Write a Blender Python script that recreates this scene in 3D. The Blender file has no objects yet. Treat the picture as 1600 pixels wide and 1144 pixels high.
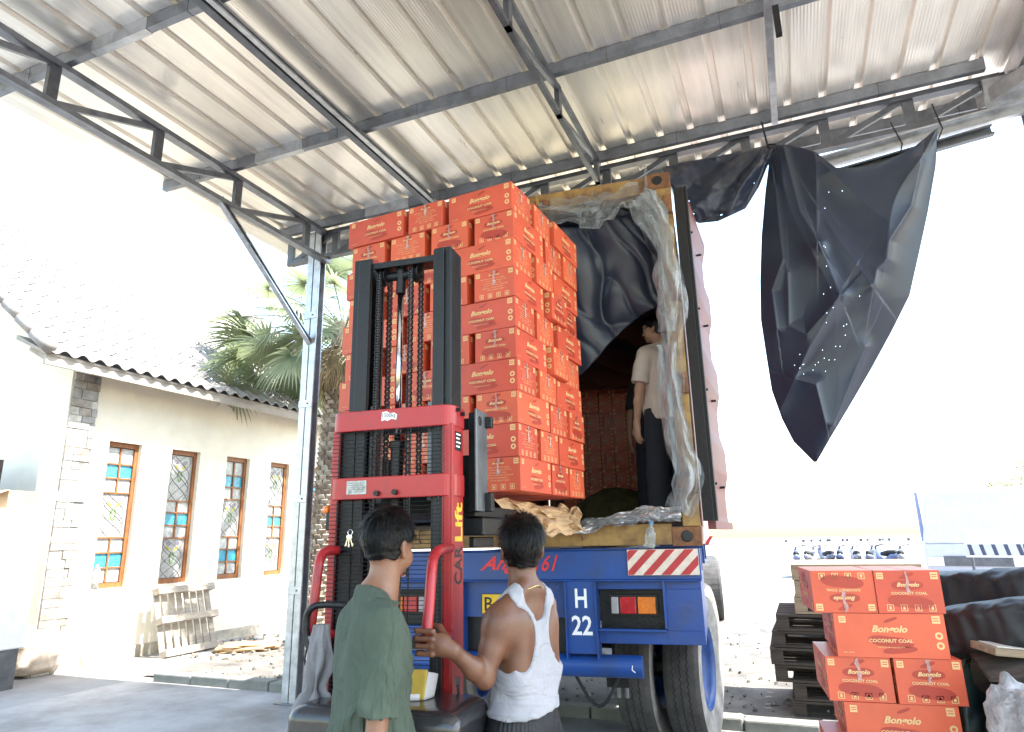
import bpy, math, random
import numpy as np
from mathutils import Vector, Matrix, Euler, noise as mnoise
import openvdb
random.seed(7); rng = np.random.default_rng(7)
scene = bpy.context.scene
col = scene.collection
PI = math.pi

# ---------------------------------------------------------------- camera
FPX = 1034.0; CAMH = 1.5
up_ = np.array([-85, 3972, -1034.]); up_ /= np.linalg.norm(up_)
Yc = np.array([450, (85*450-FPX*FPX)/3972., -FPX]); Yc /= np.linalg.norm(Yc)
Xc = np.cross(Yc, up_)
RW = np.array([Xc, Yc, up_]); CP = np.array([0, 0, CAMH])
cam = bpy.data.cameras.new('camera'); camo = bpy.data.objects.new('camera', cam); col.objects.link(camo)
cam.sensor_width = 36; cam.lens = FPX/1600*36; cam.clip_start = 0.05; cam.clip_end = 3000
M4 = Matrix.Identity(4)
for i in range(3):
    for j in range(3): M4[i][j] = RW[i][j]
M4.translation = Vector(CP); camo.matrix_world = M4
scene.camera = camo
# ---------------------------------------------------------------- light
SUN_EL, SUN_AZ = 58.0, 6.0      # azimuth measured from +X towards +Y
world = bpy.data.worlds.new("World"); scene.world = world; world.use_nodes = True
nt = world.node_tree; bg = nt.nodes['Background']
sky = nt.nodes.new('ShaderNodeTexSky'); sky.sky_type = 'NISHITA'; sky.sun_disc = False
sky.sun_elevation = math.radians(SUN_EL); sky.sun_rotation = math.radians(90-SUN_AZ)
sky.air_density = 1.6; sky.dust_density = 1.5; sky.ozone_density = 1.0
nt.links.new(sky.outputs[0], bg.inputs[0]); bg.inputs[1].default_value = 0.15
sun = bpy.data.lights.new('sun', 'SUN'); sun.energy = 4.2; sun.angle = math.radians(0.6); sun.color = (1, .96, .9)
suno = bpy.data.objects.new('sun', sun); col.objects.link(suno)
sd = Vector((math.cos(math.radians(SUN_EL))*math.cos(math.radians(SUN_AZ)), math.cos(math.radians(SUN_EL))*math.sin(math.radians(SUN_AZ)), math.sin(math.radians(SUN_EL))))
suno.rotation_euler = sd.to_track_quat('Z', 'Y').to_euler()
scene.view_settings.view_transform = 'Standard'; scene.view_settings.look = 'None'
scene.view_settings.exposure = 2.35; scene.view_settings.gamma = 1.0
scene.cycles.max_bounces = 9; scene.cycles.diffuse_bounces = 5; scene.cycles.glossy_bounces = 4
scene.cycles.transparent_max_bounces = 12; scene.cycles.sample_clamp_indirect = 8

# ---------------------------------------------------------------- pixel -> world helpers (authoring of real positions)
def ray(px, py): return RW @ np.array([px-800, 572-py, -FPX])
def onz(px, py, z=0.):
    d = ray(px, py); return Vector(CP + d*(z-CAMH)/d[2])
def onx(px, py, x):
    d = ray(px, py); return Vector(CP + d*x/d[0])
def ony(px, py, y):
    d = ray(px, py); return Vector(CP + d*y/d[1])
def PD(px, py, D):
    d = ray(px, py); return Vector(CP + d*D/math.hypot(d[0], d[1]))
def hor(px):
    a = ray(px, 0); b = ray(px, 2000); t = -a[2]/(b[2]-a[2]); d = a+(b-a)*t; return d/np.linalg.norm(d)
class Frame:
    def __init__(s, o, d):
        s.o = Vector((o[0], o[1], 0)); s.v = Vector((d[0], d[1], 0)).normalized(); s.u = Vector((s.v.y, -s.v.x, 0))
        s.rz = math.atan2(s.u.y, s.u.x)
    def fp(s, px, py, v=0.):
        d = Vector(ray(px, py)); t = ((s.o-Vector(CP)).dot(s.v)+v)/d.dot(s.v); p = Vector(CP)+d*t
        return (p-s.o).dot(s.u), p.z
    def W(s, u, v, z): return s.o+s.u*u+s.v*v+Vector((0, 0, z))

# ---------------------------------------------------------------- materials
MATS = {}
def M(name, c, rough=.6, metal=0., var=.12, sc=6., bump=0., bsc=40., spec=.5, c2=None, stretch=None, det=6., coat=0., trans=0., emi=None, th=None, ramp=None):
    if name in MATS: return MATS[name]
    m = bpy.data.materials.new(name); m.use_nodes = True; n = m.node_tree.nodes; l = m.node_tree.links
    b = n['Principled BSDF']; b.inputs['Roughness'].default_value = rough; b.inputs['Metallic'].default_value = metal
    b.inputs['Specular IOR Level'].default_value = spec
    if coat: b.inputs['Coat Weight'].default_value = coat; b.inputs['Coat Roughness'].default_value = .15
    if trans: b.inputs['Transmission Weight'].default_value = trans
    tc = n.new('ShaderNodeTexCoord'); mp = n.new('ShaderNodeMapping'); l.new(tc.outputs['Object'], mp.inputs[0])
    if stretch: mp.inputs['Scale'].default_value = stretch
    nz = n.new('ShaderNodeTexNoise'); nz.inputs['Scale'].default_value = sc; nz.inputs['Detail'].default_value = det; nz.inputs['Roughness'].default_value = .65
    l.new(mp.outputs[0], nz.inputs['Vector'])
    rp = n.new('ShaderNodeValToRGB')
    lo, hi = ramp or (.3, .7)
    rp.color_ramp.elements[0].position = lo; rp.color_ramp.elements[1].position = hi
    if c2 is None: c2 = tuple(x*(1-2*var) for x in c); c = tuple(min(1, x*(1+var*.6)) for x in c)
    rp.color_ramp.elements[0].color = (*c2, 1); rp.color_ramp.elements[1].color = (*c, 1)
    l.new(nz.outputs['Fac'], rp.inputs[0]); l.new(rp.outputs[0], b.inputs['Base Color'])
    # roughness variation
    mr = n.new('ShaderNodeMapRange'); mr.inputs['To Min'].default_value = max(.03, rough-.12); mr.inputs['To Max'].default_value = min(1, rough+.12)
    l.new(nz.outputs['Fac'], mr.inputs['Value']); l.new(mr.outputs[0], b.inputs['Roughness'])
    if bump:
        n2 = n.new('ShaderNodeTexNoise'); n2.inputs['Scale'].default_value = bsc; n2.inputs['Detail'].default_value = 5
        l.new(mp.outputs[0], n2.inputs['Vector'])
        bp = n.new('ShaderNodeBump'); bp.inputs['Strength'].default_value = bump; bp.inputs['Distance'].default_value = .01
        l.new(n2.outputs['Fac'], bp.inputs['Height']); l.new(bp.outputs[0], b.inputs['Normal'])
    if emi: b.inputs['Emission Color'].default_value = (*emi[:3], 1); b.inputs['Emission Strength'].default_value = emi[3]
    MATS[name] = m; m['_b'] = 1
    return m
def nodes(m): return m.node_tree.nodes, m.node_tree.links, m.node_tree.nodes['Principled BSDF']

# ---------------------------------------------------------------- mesh accumulator
class G:
    def __init__(s): s.v = []; s.f = []; s.mi = []; s.mats = []; s.T = Matrix.Identity(4)
    def m(s, mat):
        if mat not in s.mats: s.mats.append(mat)
        return s.mats.index(mat)
    def add(s, vs, fs, mat):
        o = len(s.v); k = s.m(mat)
        s.v += [tuple(s.T @ Vector(p)) for p in vs]
        s.f += [tuple(o+i for i in f) for f in fs]; s.mi += [k]*len(fs)
    def box(s, a, b, mat, skip=()):
        x0, y0, z0 = a; x1, y1, z1 = b
        vs = [(x0,y0,z0),(x1,y0,z0),(x1,y1,z0),(x0,y1,z0),(x0,y0,z1),(x1,y0,z1),(x1,y1,z1),(x0,y1,z1)]
        fs = {'b':(0,3,2,1),'t':(4,5,6,7),'f':(0,1,5,4),'r':(1,2,6,5),'k':(2,3,7,6),'l':(3,0,4,7)}
        s.add(vs, [f for k, f in fs.items() if k not in skip], mat)
    def hexa(s, p, mat):  # 8 points: bottom 4 ccw, top 4 ccw
        s.add(p, [(0,3,2,1),(4,5,6,7),(0,1,5,4),(1,2,6,5),(2,3,7,6),(3,0,4,7)], mat)
    def bar(s, p, q, w, h, mat, up=(0,0,1)):
        p = Vector(p); q = Vector(q); d = (q-p).normalized(); u = Vector(up)
        if abs(d.dot(u)) > .98: u = Vector((0, 1, 0))
        r = d.cross(u).normalized(); t = r.cross(d)
        c = [(-w/2, -h/2), (w/2, -h/2), (w/2, h/2), (-w/2, h/2)]
        s.hexa([p+r*a+t*b for a, b in c]+[q+r*a+t*b for a, b in c], mat)
    def channel(s, p, q, w, h, mat, up=(0,0,1), t=.006, side=1):  # C section, open to one side
        p = Vector(p); q = Vector(q); d = (q-p).normalized(); u = Vector(up)
        if abs(d.dot(u)) > .98: u = Vector((0, 1, 0))
        r = d.cross(u).normalized()*side; tt = (r.cross(d)*side).normalized()
        pr = [(-w/2,-h/2),(w/2,-h/2),(w/2,-h/2+.015),(w/2-t,-h/2+.015),(w/2-t,-h/2+t),(-w/2+t,-h/2+t),(-w/2+t,h/2-t),(w/2-t,h/2-t),(w/2-t,h/2-.015),(w/2,h/2-.015),(w/2,h/2),(-w/2,h/2)]
        n = len(pr); vs = [p+r*a+tt*b for a, b in pr]+[q+r*a+tt*b for a, b in pr]
        s.add(vs, [(i, (i+1) % n, n+(i+1) % n, n+i) for i in range(n)]+[tuple(range(n)), tuple(range(2*n-1, n-1, -1))], mat)
    def tube(s, pts, r, mat, n=10, caps=True):
        pts = [Vector(p) for p in pts]; R = r if isinstance(r, (list, tuple)) else [r]*len(pts)
        vs = []; pu = None
        for i, p in enumerate(pts):
            d = (pts[min(i+1, len(pts)-1)]-pts[max(i-1, 0)]).normalized()
            if pu is None: pu = d.orthogonal().normalized()
            pu = (pu-d*pu.dot(d)).normalized(); w = d.cross(pu)
            vs += [p+(pu*math.cos(2*PI*k/n)+w*math.sin(2*PI*k/n))*R[i] for k in range(n)]
        fs = [(i*n+k, i*n+(k+1) % n, (i+1)*n+(k+1) % n, (i+1)*n+k) for i in range(len(pts)-1) for k in range(n)]
        if caps: fs += [tuple(range(n))[::-1], tuple(range((len(pts)-1)*n, len(pts)*n))]
        s.add(vs, fs, mat)
    def cyl(s, p, q, r, mat, n=16): s.tube([p, q], r, mat, n)
    def lathe(s, c, ax, prof, mat, n=32):  # prof: (radius, along)
        c = Vector(c); ax = Vector(ax).normalized(); u = ax.orthogonal().normalized(); w = ax.cross(u); vs = []
        for r, a in prof: vs += [c+ax*a+(u*math.cos(2*PI*k/n)+w*math.sin(2*PI*k/n))*r for k in range(n)]
        s.add(vs, [(i*n+k, i*n+(k+1) % n, (i+1)*n+(k+1) % n, (i+1)*n+k) for i in range(len(prof)-1) for k in range(n)], mat)
    def grid(s, fn, nu, nv, mat, skip=None):
        vs = [fn(i/nu, j/nv) for j in range(nv+1) for i in range(nu+1)]
        fs = [(j*(nu+1)+i, j*(nu+1)+i+1, (j+1)*(nu+1)+i+1, (j+1)*(nu+1)+i) for j in range(nv) for i in range(nu) if not (skip and skip(i/nu, j/nv))]
        s.add(vs, fs, mat)
    def text(s, txt, o, xd, yd, h, mat, w=None, shear=0., bold=0., align='C'):
        key = (txt, shear, bold)
        if key not in TXT:
            c = bpy.data.curves.new('t', 'FONT'); c.body = txt; c.shear = shear; c.offset = bold; c.resolution_u = 2
            ob = bpy.data.objects.new('t', c); me = ob.to_mesh()
            vs = np.array([v.co[:2] for v in me.vertices]); fs = [tuple(p.vertices) for p in me.polygons]
            ob.to_mesh_clear(); bpy.data.objects.remove(ob); bpy.data.curves.remove(c)
            vs -= vs.min(0); TXT[key] = (vs, fs)
        vs, fs = TXT[key]; mx = vs.max(0); sy = h/mx[1]; sx = (w/mx[0]) if w else sy
        o = Vector(o); xd = Vector(xd); yd = Vector(yd); off = -mx[0]/2 if align == 'C' else 0
        s.add([o+xd*((a+off)*sx)+yd*((b-mx[1]/2)*sy) for a, b in vs], fs, mat)
    def build(s, name, parent=None, smooth=False, bevel=0., loc=None, sol=0., sub=0, weld=False, ang=None):
        me = bpy.data.meshes.new(name); me.from_pydata(s.v, [], s.f)
        for m in s.mats: me.materials.append(m)
        me.polygons.foreach_set('material_index', s.mi)
        if smooth: me.polygons.foreach_set('use_smooth', [True]*len(s.f))
        me.update(); ob = bpy.data.objects.new(name, me); col.objects.link(ob)
        if parent: ob.parent = parent
        if loc is not None: ob.location = loc
        if weld: ob.modifiers.new('w', 'WELD').merge_threshold = 1e-4
        if sol: md = ob.modifiers.new('s', 'SOLIDIFY'); md.thickness = sol
        if bevel:
            md = ob.modifiers.new('b', 'BEVEL'); md.width = bevel; md.segments = 2; md.limit_method = 'ANGLE'; md.angle_limit = math.radians(40)
        if sub: md = ob.modifiers.new('sb', 'SUBSURF'); md.levels = md.render_levels = sub
        return ob
TXT = {}
def thing(name, label, cat, loc=(0,0,0), rz=0., group=None):
    o = bpy.data.objects.new(name, None); col.objects.link(o); o.location = loc; o.rotation_euler = (0,0,rz)
    o.empty_display_size = .1
    return tag(o, label, cat, group)
def tag(o, label, cat, group=None):
    o['label'] = label; o['category'] = cat
    if group: o['group'] = group
    return o
def struct(o, k='structure'): o['kind'] = k; return o
def copytree(o, parent=None):
    c = o.copy(); col.objects.link(c); c.parent = parent
    for ch in [x for x in o.children]: copytree(ch, c)
    return c
def nz(p, s=1., o=0.): return mnoise.noise(Vector((p[0]*s+o, p[1]*s+o*1.7, p[2]*s-o)))
def fbm(p, s=1., o=0.): return nz(p, s, o)+.5*nz(p, s*2.1, o+5)+.25*nz(p, s*4.3, o+9)

# shared materials
gal = M('galvanised_steel', (.55,.57,.6), .38, .85, .18, 9, .15, 60, stretch=(1,1,1))
galdark = M('dull_steel', (.17,.18,.20), .45, .7, .2, 7, .2, 50)
red_p = M('red_forklift_paint', (.37,.015,.019), .42, 0, .22, 9, .15, 30, c2=(.20,.018,.022), ramp=(.25,.48), det=14, coat=.2)
black_p = M('black_steel_paint', (.007,.008,.010), .42, .1, .3, 10, .2, 50)
darkrub = M('black_rubber', (.009,.009,.010), .7, 0, .2, 10, .25, 60)
chrome = M('chrome_rod', (.75,.77,.8), .12, 1., .05, 5)
blue_p = M('blue_truck_paint', (.009,.060,.27), .40, 0, .2, 4, .2, 25, c2=(.024,.052,.14), ramp=(.28,.55), det=12, coat=.12)
white_p = M('white_paint', (.82,.82,.82), .5, 0, .06, 8)
ochre = M('ochre_container_paint', (.36,.22,.07), .65, 0, .1, 7, .25, 25, c2=(.13,.065,.03), ramp=(.33,.58))
maroon = M('faded_maroon_paint', (.36,.20,.19), .6, 0, .15, 4, .15, 20)
cream_ink = M('cream_print', (.74,.48,.22), .6, 0, .05)
redbox = M('red_carton', (.62,.095,.042), .48, 0, .10, 4, .22, 8, coat=.06)
darkred = M('dark_red_print', (.40,.042,.022), .45, 0, .08)
def per_object(m, lo=.84, hi=1.08):
    n, l, b = nodes(m); oi = n.new('ShaderNodeObjectInfo'); hs = n.new('ShaderNodeHueSaturation'); mr = n.new('ShaderNodeMapRange'); mr.inputs['To Min'].default_value = lo; mr.inputs['To Max'].default_value = hi
    src = b.inputs['Base Color'].links[0].from_socket; l.new(oi.outputs['Random'], mr.inputs['Value']); l.new(mr.outputs[0], hs.inputs['Value'])
    m2 = n.new('ShaderNodeMapRange'); m2.inputs['To Min'].default_value = .495; m2.inputs['To Max'].default_value = .503; l.new(oi.outputs['Random'], m2.inputs['Value']); l.new(m2.outputs[0], hs.inputs['Hue'])
    l.new(src, hs.inputs['Color']); l.new(hs.outputs[0], b.inputs['Base Color'])
tape = M('clear_tape', (.62,.34,.30), .12, 0, .3, 20, .5, 60)
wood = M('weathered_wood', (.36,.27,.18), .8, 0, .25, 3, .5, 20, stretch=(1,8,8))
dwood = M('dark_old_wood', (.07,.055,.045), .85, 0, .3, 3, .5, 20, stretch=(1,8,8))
per_object(redbox)
kraft = M('kraft_paper', (.52,.34,.18), .8, 0, .15, 6, .3, 12)
# ================================================================ SETTING: ground
gm = M('yard_ground', (.33,.32,.30), .9, 0, .25, .9, .6, 14, c2=(.16,.155,.15), det=12)
g = G(); g.box((-60,-6,-.4),(60,220,0), gm, skip=('b',)); struct(g.build('ground'))
am = M('smooth_concrete', (.39,.375,.355), .65, 0, .12, .8, .4, 22, c2=(.165,.16,.15), det=14, ramp=(.36,.6))
kerbY = 5.95
g = G(); g.box((-7.3,-5,-.02),(6,kerbY,.004), am, skip=('b',)); struct(g.build('loading_bay_floor'))
km = M('kerb_concrete', (.22,.215,.20), .9, 0, .3, 5, .7, 20, c2=(.13,.14,.11))
g = G()
x = -7.0
while x < 5:
    w = random.uniform(.55,.65); h = .10+random.uniform(-.012,.012); dy = random.uniform(-.012,.012)
    g.box((x,kerbY+.003+dy,-.02),(x+w-.012,kerbY+.17+dy,h), km); x += w
struct(g.build('kerb', bevel=.015))
# far yard dirt
dm = M('trodden_dirt', (.20,.18,.155), .95, 0, .3, 2.5, .9, 30, c2=(.06,.055,.05), det=12)
g = G(); g.grid(lambda a,b: (-7.4+a*9.9, kerbY+.19+b*7, .012+.012*fbm((a*9.9,b*7,0),1.7)), 120, 90, dm); struct(g.build('dirt_strip', smooth=True))
# stones and litter on the dirt: stuff
g = G()
def pebble(g, c, r, mat):
    R = Euler((random.uniform(0,6),random.uniform(0,6),random.uniform(0,6))).to_matrix()
    vs = []; 
    for p in ((1,0,0),(-1,0,0),(0,1,0),(0,-1,0),(0,0,1),(0,0,-1)): vs.append(Vector(c)+R@(Vector(p)*r*random.uniform(.5,1.1)))
    g.add(vs, [(0,2,4),(2,1,4),(1,3,4),(3,0,4),(2,0,5),(1,2,5),(3,1,5),(0,3,5)], mat)
for i in range(900):
    x = random.uniform(-7,2.3); y = kerbY+.2+random.random()**1.6*5
    pebble(g, (x,y,.02), random.choice((.01,.015,.02,.035)), random.choice((km,kraft,dm,white_p)) if random.random()<.25 else km)
for i in range(160):
    x = random.uniform(-8.6,-6.8); y = random.uniform(7.2,9.6)
    pebble(g, (x,y,.02), random.choice((.02,.03,.05)), random.choice((km,dm,kraft)))
struct(g.build('gravel_and_litter'), 'stuff')

# ================================================================ canopy
RZ = 5.06
def roofmat():
    m = M('galvanised_roof_sheet', (.93,.89,.82), .32, .72, .08, 2.2, 0, stretch=(6,.5,1), det=8)
    n, l, b = nodes(m)
    tc = n.new('ShaderNodeTexCoord'); sx = n.new('ShaderNodeSeparateXYZ'); l.new(tc.outputs['Object'], sx.inputs[0])
    w = n.new('ShaderNodeMath'); w.operation = 'MULTIPLY'; w.inputs[1].default_value = 2*PI/.0227; l.new(sx.outputs['X'], w.inputs[0])
    s = n.new('ShaderNodeMath'); s.operation = 'SINE'; l.new(w.outputs[0], s.inputs[0])
    nn = n.new('ShaderNodeTexNoise'); nn.inputs['Scale'].default_value = 3.5; nn.inputs['Detail'].default_value = 3; l.new(tc.outputs['Object'], nn.inputs['Vector'])
    a = n.new('ShaderNodeMath'); a.operation = 'MULTIPLY_ADD'; l.new(nn.outputs['Fac'], a.inputs[0]); a.inputs[1].default_value = 9.; l.new(s.outputs[0], a.inputs[2])
    bp = n.new('ShaderNodeBump'); bp.inputs['Strength'].default_value = .35; bp.inputs['Distance'].default_value = .0012
    l.new(a.outputs[0], bp.inputs['Height']); l.new(bp.outputs[0], b.inputs['Normal'])
    return m
rm = roofmat()
canopy = thing('steel_canopy', 'galvanised steel canopy with ribbed metal roof over the loading bay', 'canopy', (-4.7,5.6,0))
def cb(g, name, **k):  # build in world coords, parent to canopy
    ob = g.build(name, canopy, **k); ob.location = -canopy.location; return ob
PER = .272; x0 = -5.62; x1 = 3.1; y0 = -2.5; y1 = 6.25
prof = []
x = x0
while x < x1:
    prof += [(x,0),(x+.205,0),(x+.216,.034),(x+.258,.034),(x+.269,0)]; x += PER
ysq = [y0,.1,2.6,4.2,5.55,y1]
g = G(); vs = []
for yy in ysq: vs += [(a, yy, RZ+b) for a, b in prof]
n = len(prof)
g.add(vs, [(j*n+i, (j+1)*n+i, (j+1)*n+i+1, j*n+i+1) for j in range(len(ysq)-1) for i in range(n-1)], rm)
cb(g, 'roof_sheet', sol=.0015)
# purlins (C sections) with lap marks
for yy, xa, xb, zz in ((.95,-5.5,2.4,0),(2.6,-5.5,2.4,0),(4.2,-5.5,2.4,0),(5.53,-5.2,1.75,0),(6.1,-5.35,2.4,0)):
    g = G(); g.channel((xa,yy,RZ-.055),(xb,yy,RZ-.055),.05,.10, MATS.get('grey_truss_steel') or M('grey_truss_steel',(.27,.29,.32),.42,.75,.2,7,.2,50), side=-1)
    xx = xa+.5
    while xx < xb:
        g.box((xx,yy-.0265,RZ-.1065),(xx+.003,yy+.0265,RZ-.003), black_p); xx += .816
    g.channel((xa+1.2,yy,RZ-.055),(xa+1.75,yy,RZ-.055),.056,.108, gal, side=-1)
    cb(g, 'purlin')
# eave truss along X
def truss(name, A, B, zt, zb, nodes_, web=.045, ch=.045, mat=M('grey_truss_steel',(.27,.29,.32),.42,.75,.2,7,.2,50), flip=False, single=False):
    g = G(); A = Vector(A); B = Vector(B); d = B-A
    P = lambda t, z: Vector((A.x+d.x*t, A.y+d.y*t, z))
    side = Vector((-d.y, d.x, 0)).normalized()*(.0 if single else .021)
    for s in ((1,) if single else (1,-1)):
        g.channel(P(0,zt)+side*s, P(1,zt)+side*s, .04, ch, mat, side=s)
        g.channel(P(0,zb)+side*s, P(1,zb)+side*s, .04, ch, mat, side=s)
    ob = cb(g, name)
    g = G()
    for i, t in enumerate(nodes_):
        q = P(t, zb-.02); r = P(t, zt+.03)
        g.bar(q, r, .06 if single else .08, .04, galdark, up=Vector((-d.y,d.x,0)).normalized())
        if i+1 < len(nodes_):
            t2 = nodes_[i+1]; a, b = (P(t,zb), P(t2,zt)) if not flip else (P(t,zt), P(t2,zb))
            g.bar(a, b, .035 if single else .05, .03, mat, up=Vector((-d.y,d.x,0)).normalized())
    w = cb(g, 'web_member'); w.location = (0,0,0); w.parent = ob
    return ob
yt = [onx(px,py,-4.6).y for px,py in ((85,110),(247,220),(371,300),(478,375))]
A = (-4.6,-1.2,0); B = (-4.6,5.66,0)
truss('roof_truss', A, B, RZ-.145, RZ-.47, [0,.12,.25,.38]+[(y+1.2)/6.86 for y in yt], web=.05)
A = (-1.35,1.5,0); B = (-1.35,5.5,0)
truss('roof_truss', A, B, RZ-.15, RZ-.38, [(y-1.5)/4 for y in (1.6,2.55,3.3,4.3,5.4)], ch=.04, single=True)
A = (-5.1,5.62,0); B = (1.85,5.62,0)
truss('eave_truss', A, B, RZ-.14, RZ-.42, [i/11 for i in range(12)], mat=galdark)
g = G(); g.channel((.25,5.50,4.42),(1.95,5.50,4.56),.05,.11, gal); g.channel((.25,5.50,4.28),(1.7,5.50,4.42),.05,.08, galdark)
cb(g, 'lower_rail')
# rafters
g = G(); g.channel((-3.17,-1.5,RZ-.14),(-3.17,5.5,RZ-.14),.06,.08, galdark); g.channel((-3.10,-1.5,RZ-.15),(-3.10,5.5,RZ-.15),.04,.05, gal); cb(g,'rafter')
g = G(); g.channel((.21,-1.5,RZ-.14),(.21,5.5,RZ-.14),.05,.06, gal); g.box((.24,4.15,RZ-.33),(.28,4.19,RZ-.1), black_p); cb(g,'rafter')
# bolts/cleats under the roof
# posts
def post(px, py):
    g = G(); 
    g.channel((px-.045,py,0),(px-.045,py,4.95),.08,.11, gal, side=1); g.channel((px+.045,py,0),(px+.045,py,4.95),.08,.11, gal, side=-1)
    for z in (1.0,1.9,2.9,3.9): g.box((px-.088,py-.062,z),(px+.088,py-.056,z+.08), gal); g.cyl((px+.03,py-.07,z+.04),(px+.03,py-.056,z+.04),.01,galdark,8)
    g.box((px-.13,py-.11,.002),(px+.13,py+.11,.014), galdark)
    cb(g, 'post', bevel=.003)
post(-4.72, 5.62)
g = G()
for dx in (0,.26): g.channel((2.05+dx,5.7,0),(2.05+dx,5.7,5.0),.12,.2, gal, side=1)
g.box((1.72,5.56,4.62),(2.02,5.60,4.9), gal); g.bar((1.7,5.66,4.75),(2.3,4.9,4.75),.05,.12, gal)
cb(g,'post', bevel=.003)
g = G(); g.channel((1.95,-1.5,RZ-.15),(1.95,5.8,RZ-.15),.09,.17, gal); g.channel((2.25,-1.5,RZ-.3),(2.25,5.8,RZ-.3),.09,.17, gal); cb(g,'edge_beam')
# brace left
b0 = onx(345,292,-4.6); b1 = Vector((-4.72,5.6,0)); r = ray(462,537); t = np.dot([b1.x,b1.y],r[:2])/np.dot(r[:2],r[:2]); b1.z = CAMH+r[2]*t
g = G(); g.channel((b0.x,b0.y,RZ-.45),b1,.05,.06, gal); cb(g,'brace')
# hanging wire and cable tie at eave
g = G()
for (a, b_, c) in (((1.05,5.48,4.66),(1.1,5.47,4.45),(1.04,5.47,4.25)),((1.35,5.48,4.74),(1.38,5.46,4.5),(1.33,5.5,4.4)),((.17,5.5,4.7),(.22,5.46,4.55),(.12,5.46,4.5))):
    g = G(); g.tube([a,b_,c], .006, black_p, 5); cb(g,'tie_wire')
# ================================================================ frames
def cornerframe(px, py, D, vp):
    p = PD(px, py, D); return Frame(p, hor(vp))
K = cornerframe(1098, 853, 4.42, 1117)      # container: right rear corner, v into the container
S = cornerframe(800, 282, 3.4, 1321)        # lifted stack: front right corner
F = cornerframe(707, 640, 2.7, 1117)        # forklift: right rear corner of the frame

# ================================================================ shipping container
ct = thing('shipping_container', 'open maroon shipping container with yellow rear frame on a blue trailer', 'container', K.o, K.rz)
ZB, ZT, CW, CL = 1.43, 4.03, 2.44, 6.06
FL = 1.60
rust = M('rusty_ochre_casting', (.30,.13,.05), .75, 0, .3, 14, .5, 40, c2=(.07,.035,.02))
g = G()
g.box((-CW+.16,.0,3.885),(-.16,.10,ZT-.012), ochre); g.box((-CW+.16,.02,ZT-.012),(-.16,.12,ZT-.002), ochre)
g.box((-1.0,-.035,3.90),(-.88,-.001,3.95), rust); g.box((-.98,-.05,3.905),(-.96,-.001,3.99), ochre)
for zc in (): pass
g.build('rear_header', ct, bevel=.006)
for u in (-CW, -.11):
    g = G(); g.box((u,.0,ZB+.12),(u+.11,.09,ZT-.118), ochre); po = g.build('rear_post', ct, bevel=.006)
for zz in (1.75,2.4,3.05,3.7): g = G(); g.box((-.06,-.03,zz),(.002,-.001,zz+.14), rust); g.build('hinge', po, bevel=.004)
g = G(); g.box((-CW+.18,.0,ZB+.01),(-.18,.12,FL-.03), ochre)
for u in (-1.9,-1.2,-.75): g.tube([(u,-.005,FL-.03),(u,-.03,FL-.05),(u,-.03,FL-.10),(u,-.005,FL-.12)],.006,rust,6)
g.build('rear_sill', ct, bevel=.008)
for u in (-CW, -.18):
    for z in (ZB, ZT-.118):
        g = G(); g.box((u,-.006,z),(u+.18,.16,z+.118), rust)
        g.lathe((u+.09,-.008,z+.06),(0,-1,0),[(.0,0),(.026,0),(.036,-.002),(.036,.001)], black_p, 20)
        o = g.build('corner_casting', ct, bevel=.01)
# walls
def corrug(g, axis, fixed, a0, a1, z0, z1, depth, per, mat, sgn=1):
    pts = []; a = a0
    while a < a1-.001:
        pts += [(a,0),(min(a1,a+per*.3),0),(min(a1,a+per*.5),depth),(min(a1,a+per*.8),depth)]; a += per
    pts.append((a1,0)); vs = []
    for z in (z0,z1): vs += [((fixed+sgn*d, a, z) if axis=='v' else (a, fixed+sgn*d, z)) for a, d in pts]
    n = len(pts); g.add(vs, [(i,i+1,n+i+1,n+i) for i in range(n-1)], mat)
g = G(); corrug(g,'v',-.035,.1,CL,ZB+.13,ZT-.06,.03,.28,maroon,1); g.build('side_wall', ct, sol=.003)
g = G(); corrug(g,'v',-CW+.035,.1,CL,ZB+.13,ZT-.06,.03,.28,maroon,-1); g.build('side_wall', ct, sol=.003)
g = G(); corrug(g,'u',CL-.02,-CW+.05,-.05,ZB+.13,ZT-.06,-.03,.28,maroon,1); g.build('end_wall', ct, sol=.003)
g = G()
for u in (-CW+.03,-.06): g.box((u-.02,.1,ZB+.02),(u+.05,CL,ZB+.13), maroon); g.box((u-.0,.1,ZT-.07),(u+.05,CL,ZT-.01), maroon)
g.build('side_rail', ct)
g = G(); g.box((-CW+.05,.1,ZT-.035),(-.05,CL,ZT-.015), M('container_roof_paint',(.33,.28,.18),.7,0,.2,4,.2,20)); g.build('roof_panel', ct)
g = G(); g.box((-CW+.06,.12,FL-.03),(-.06,CL-.05,FL), M('container_floor',(.10,.07,.045),.8,0,.3,4,.3,20,stretch=(1,.2,1))); g.build('floor', ct)
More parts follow.
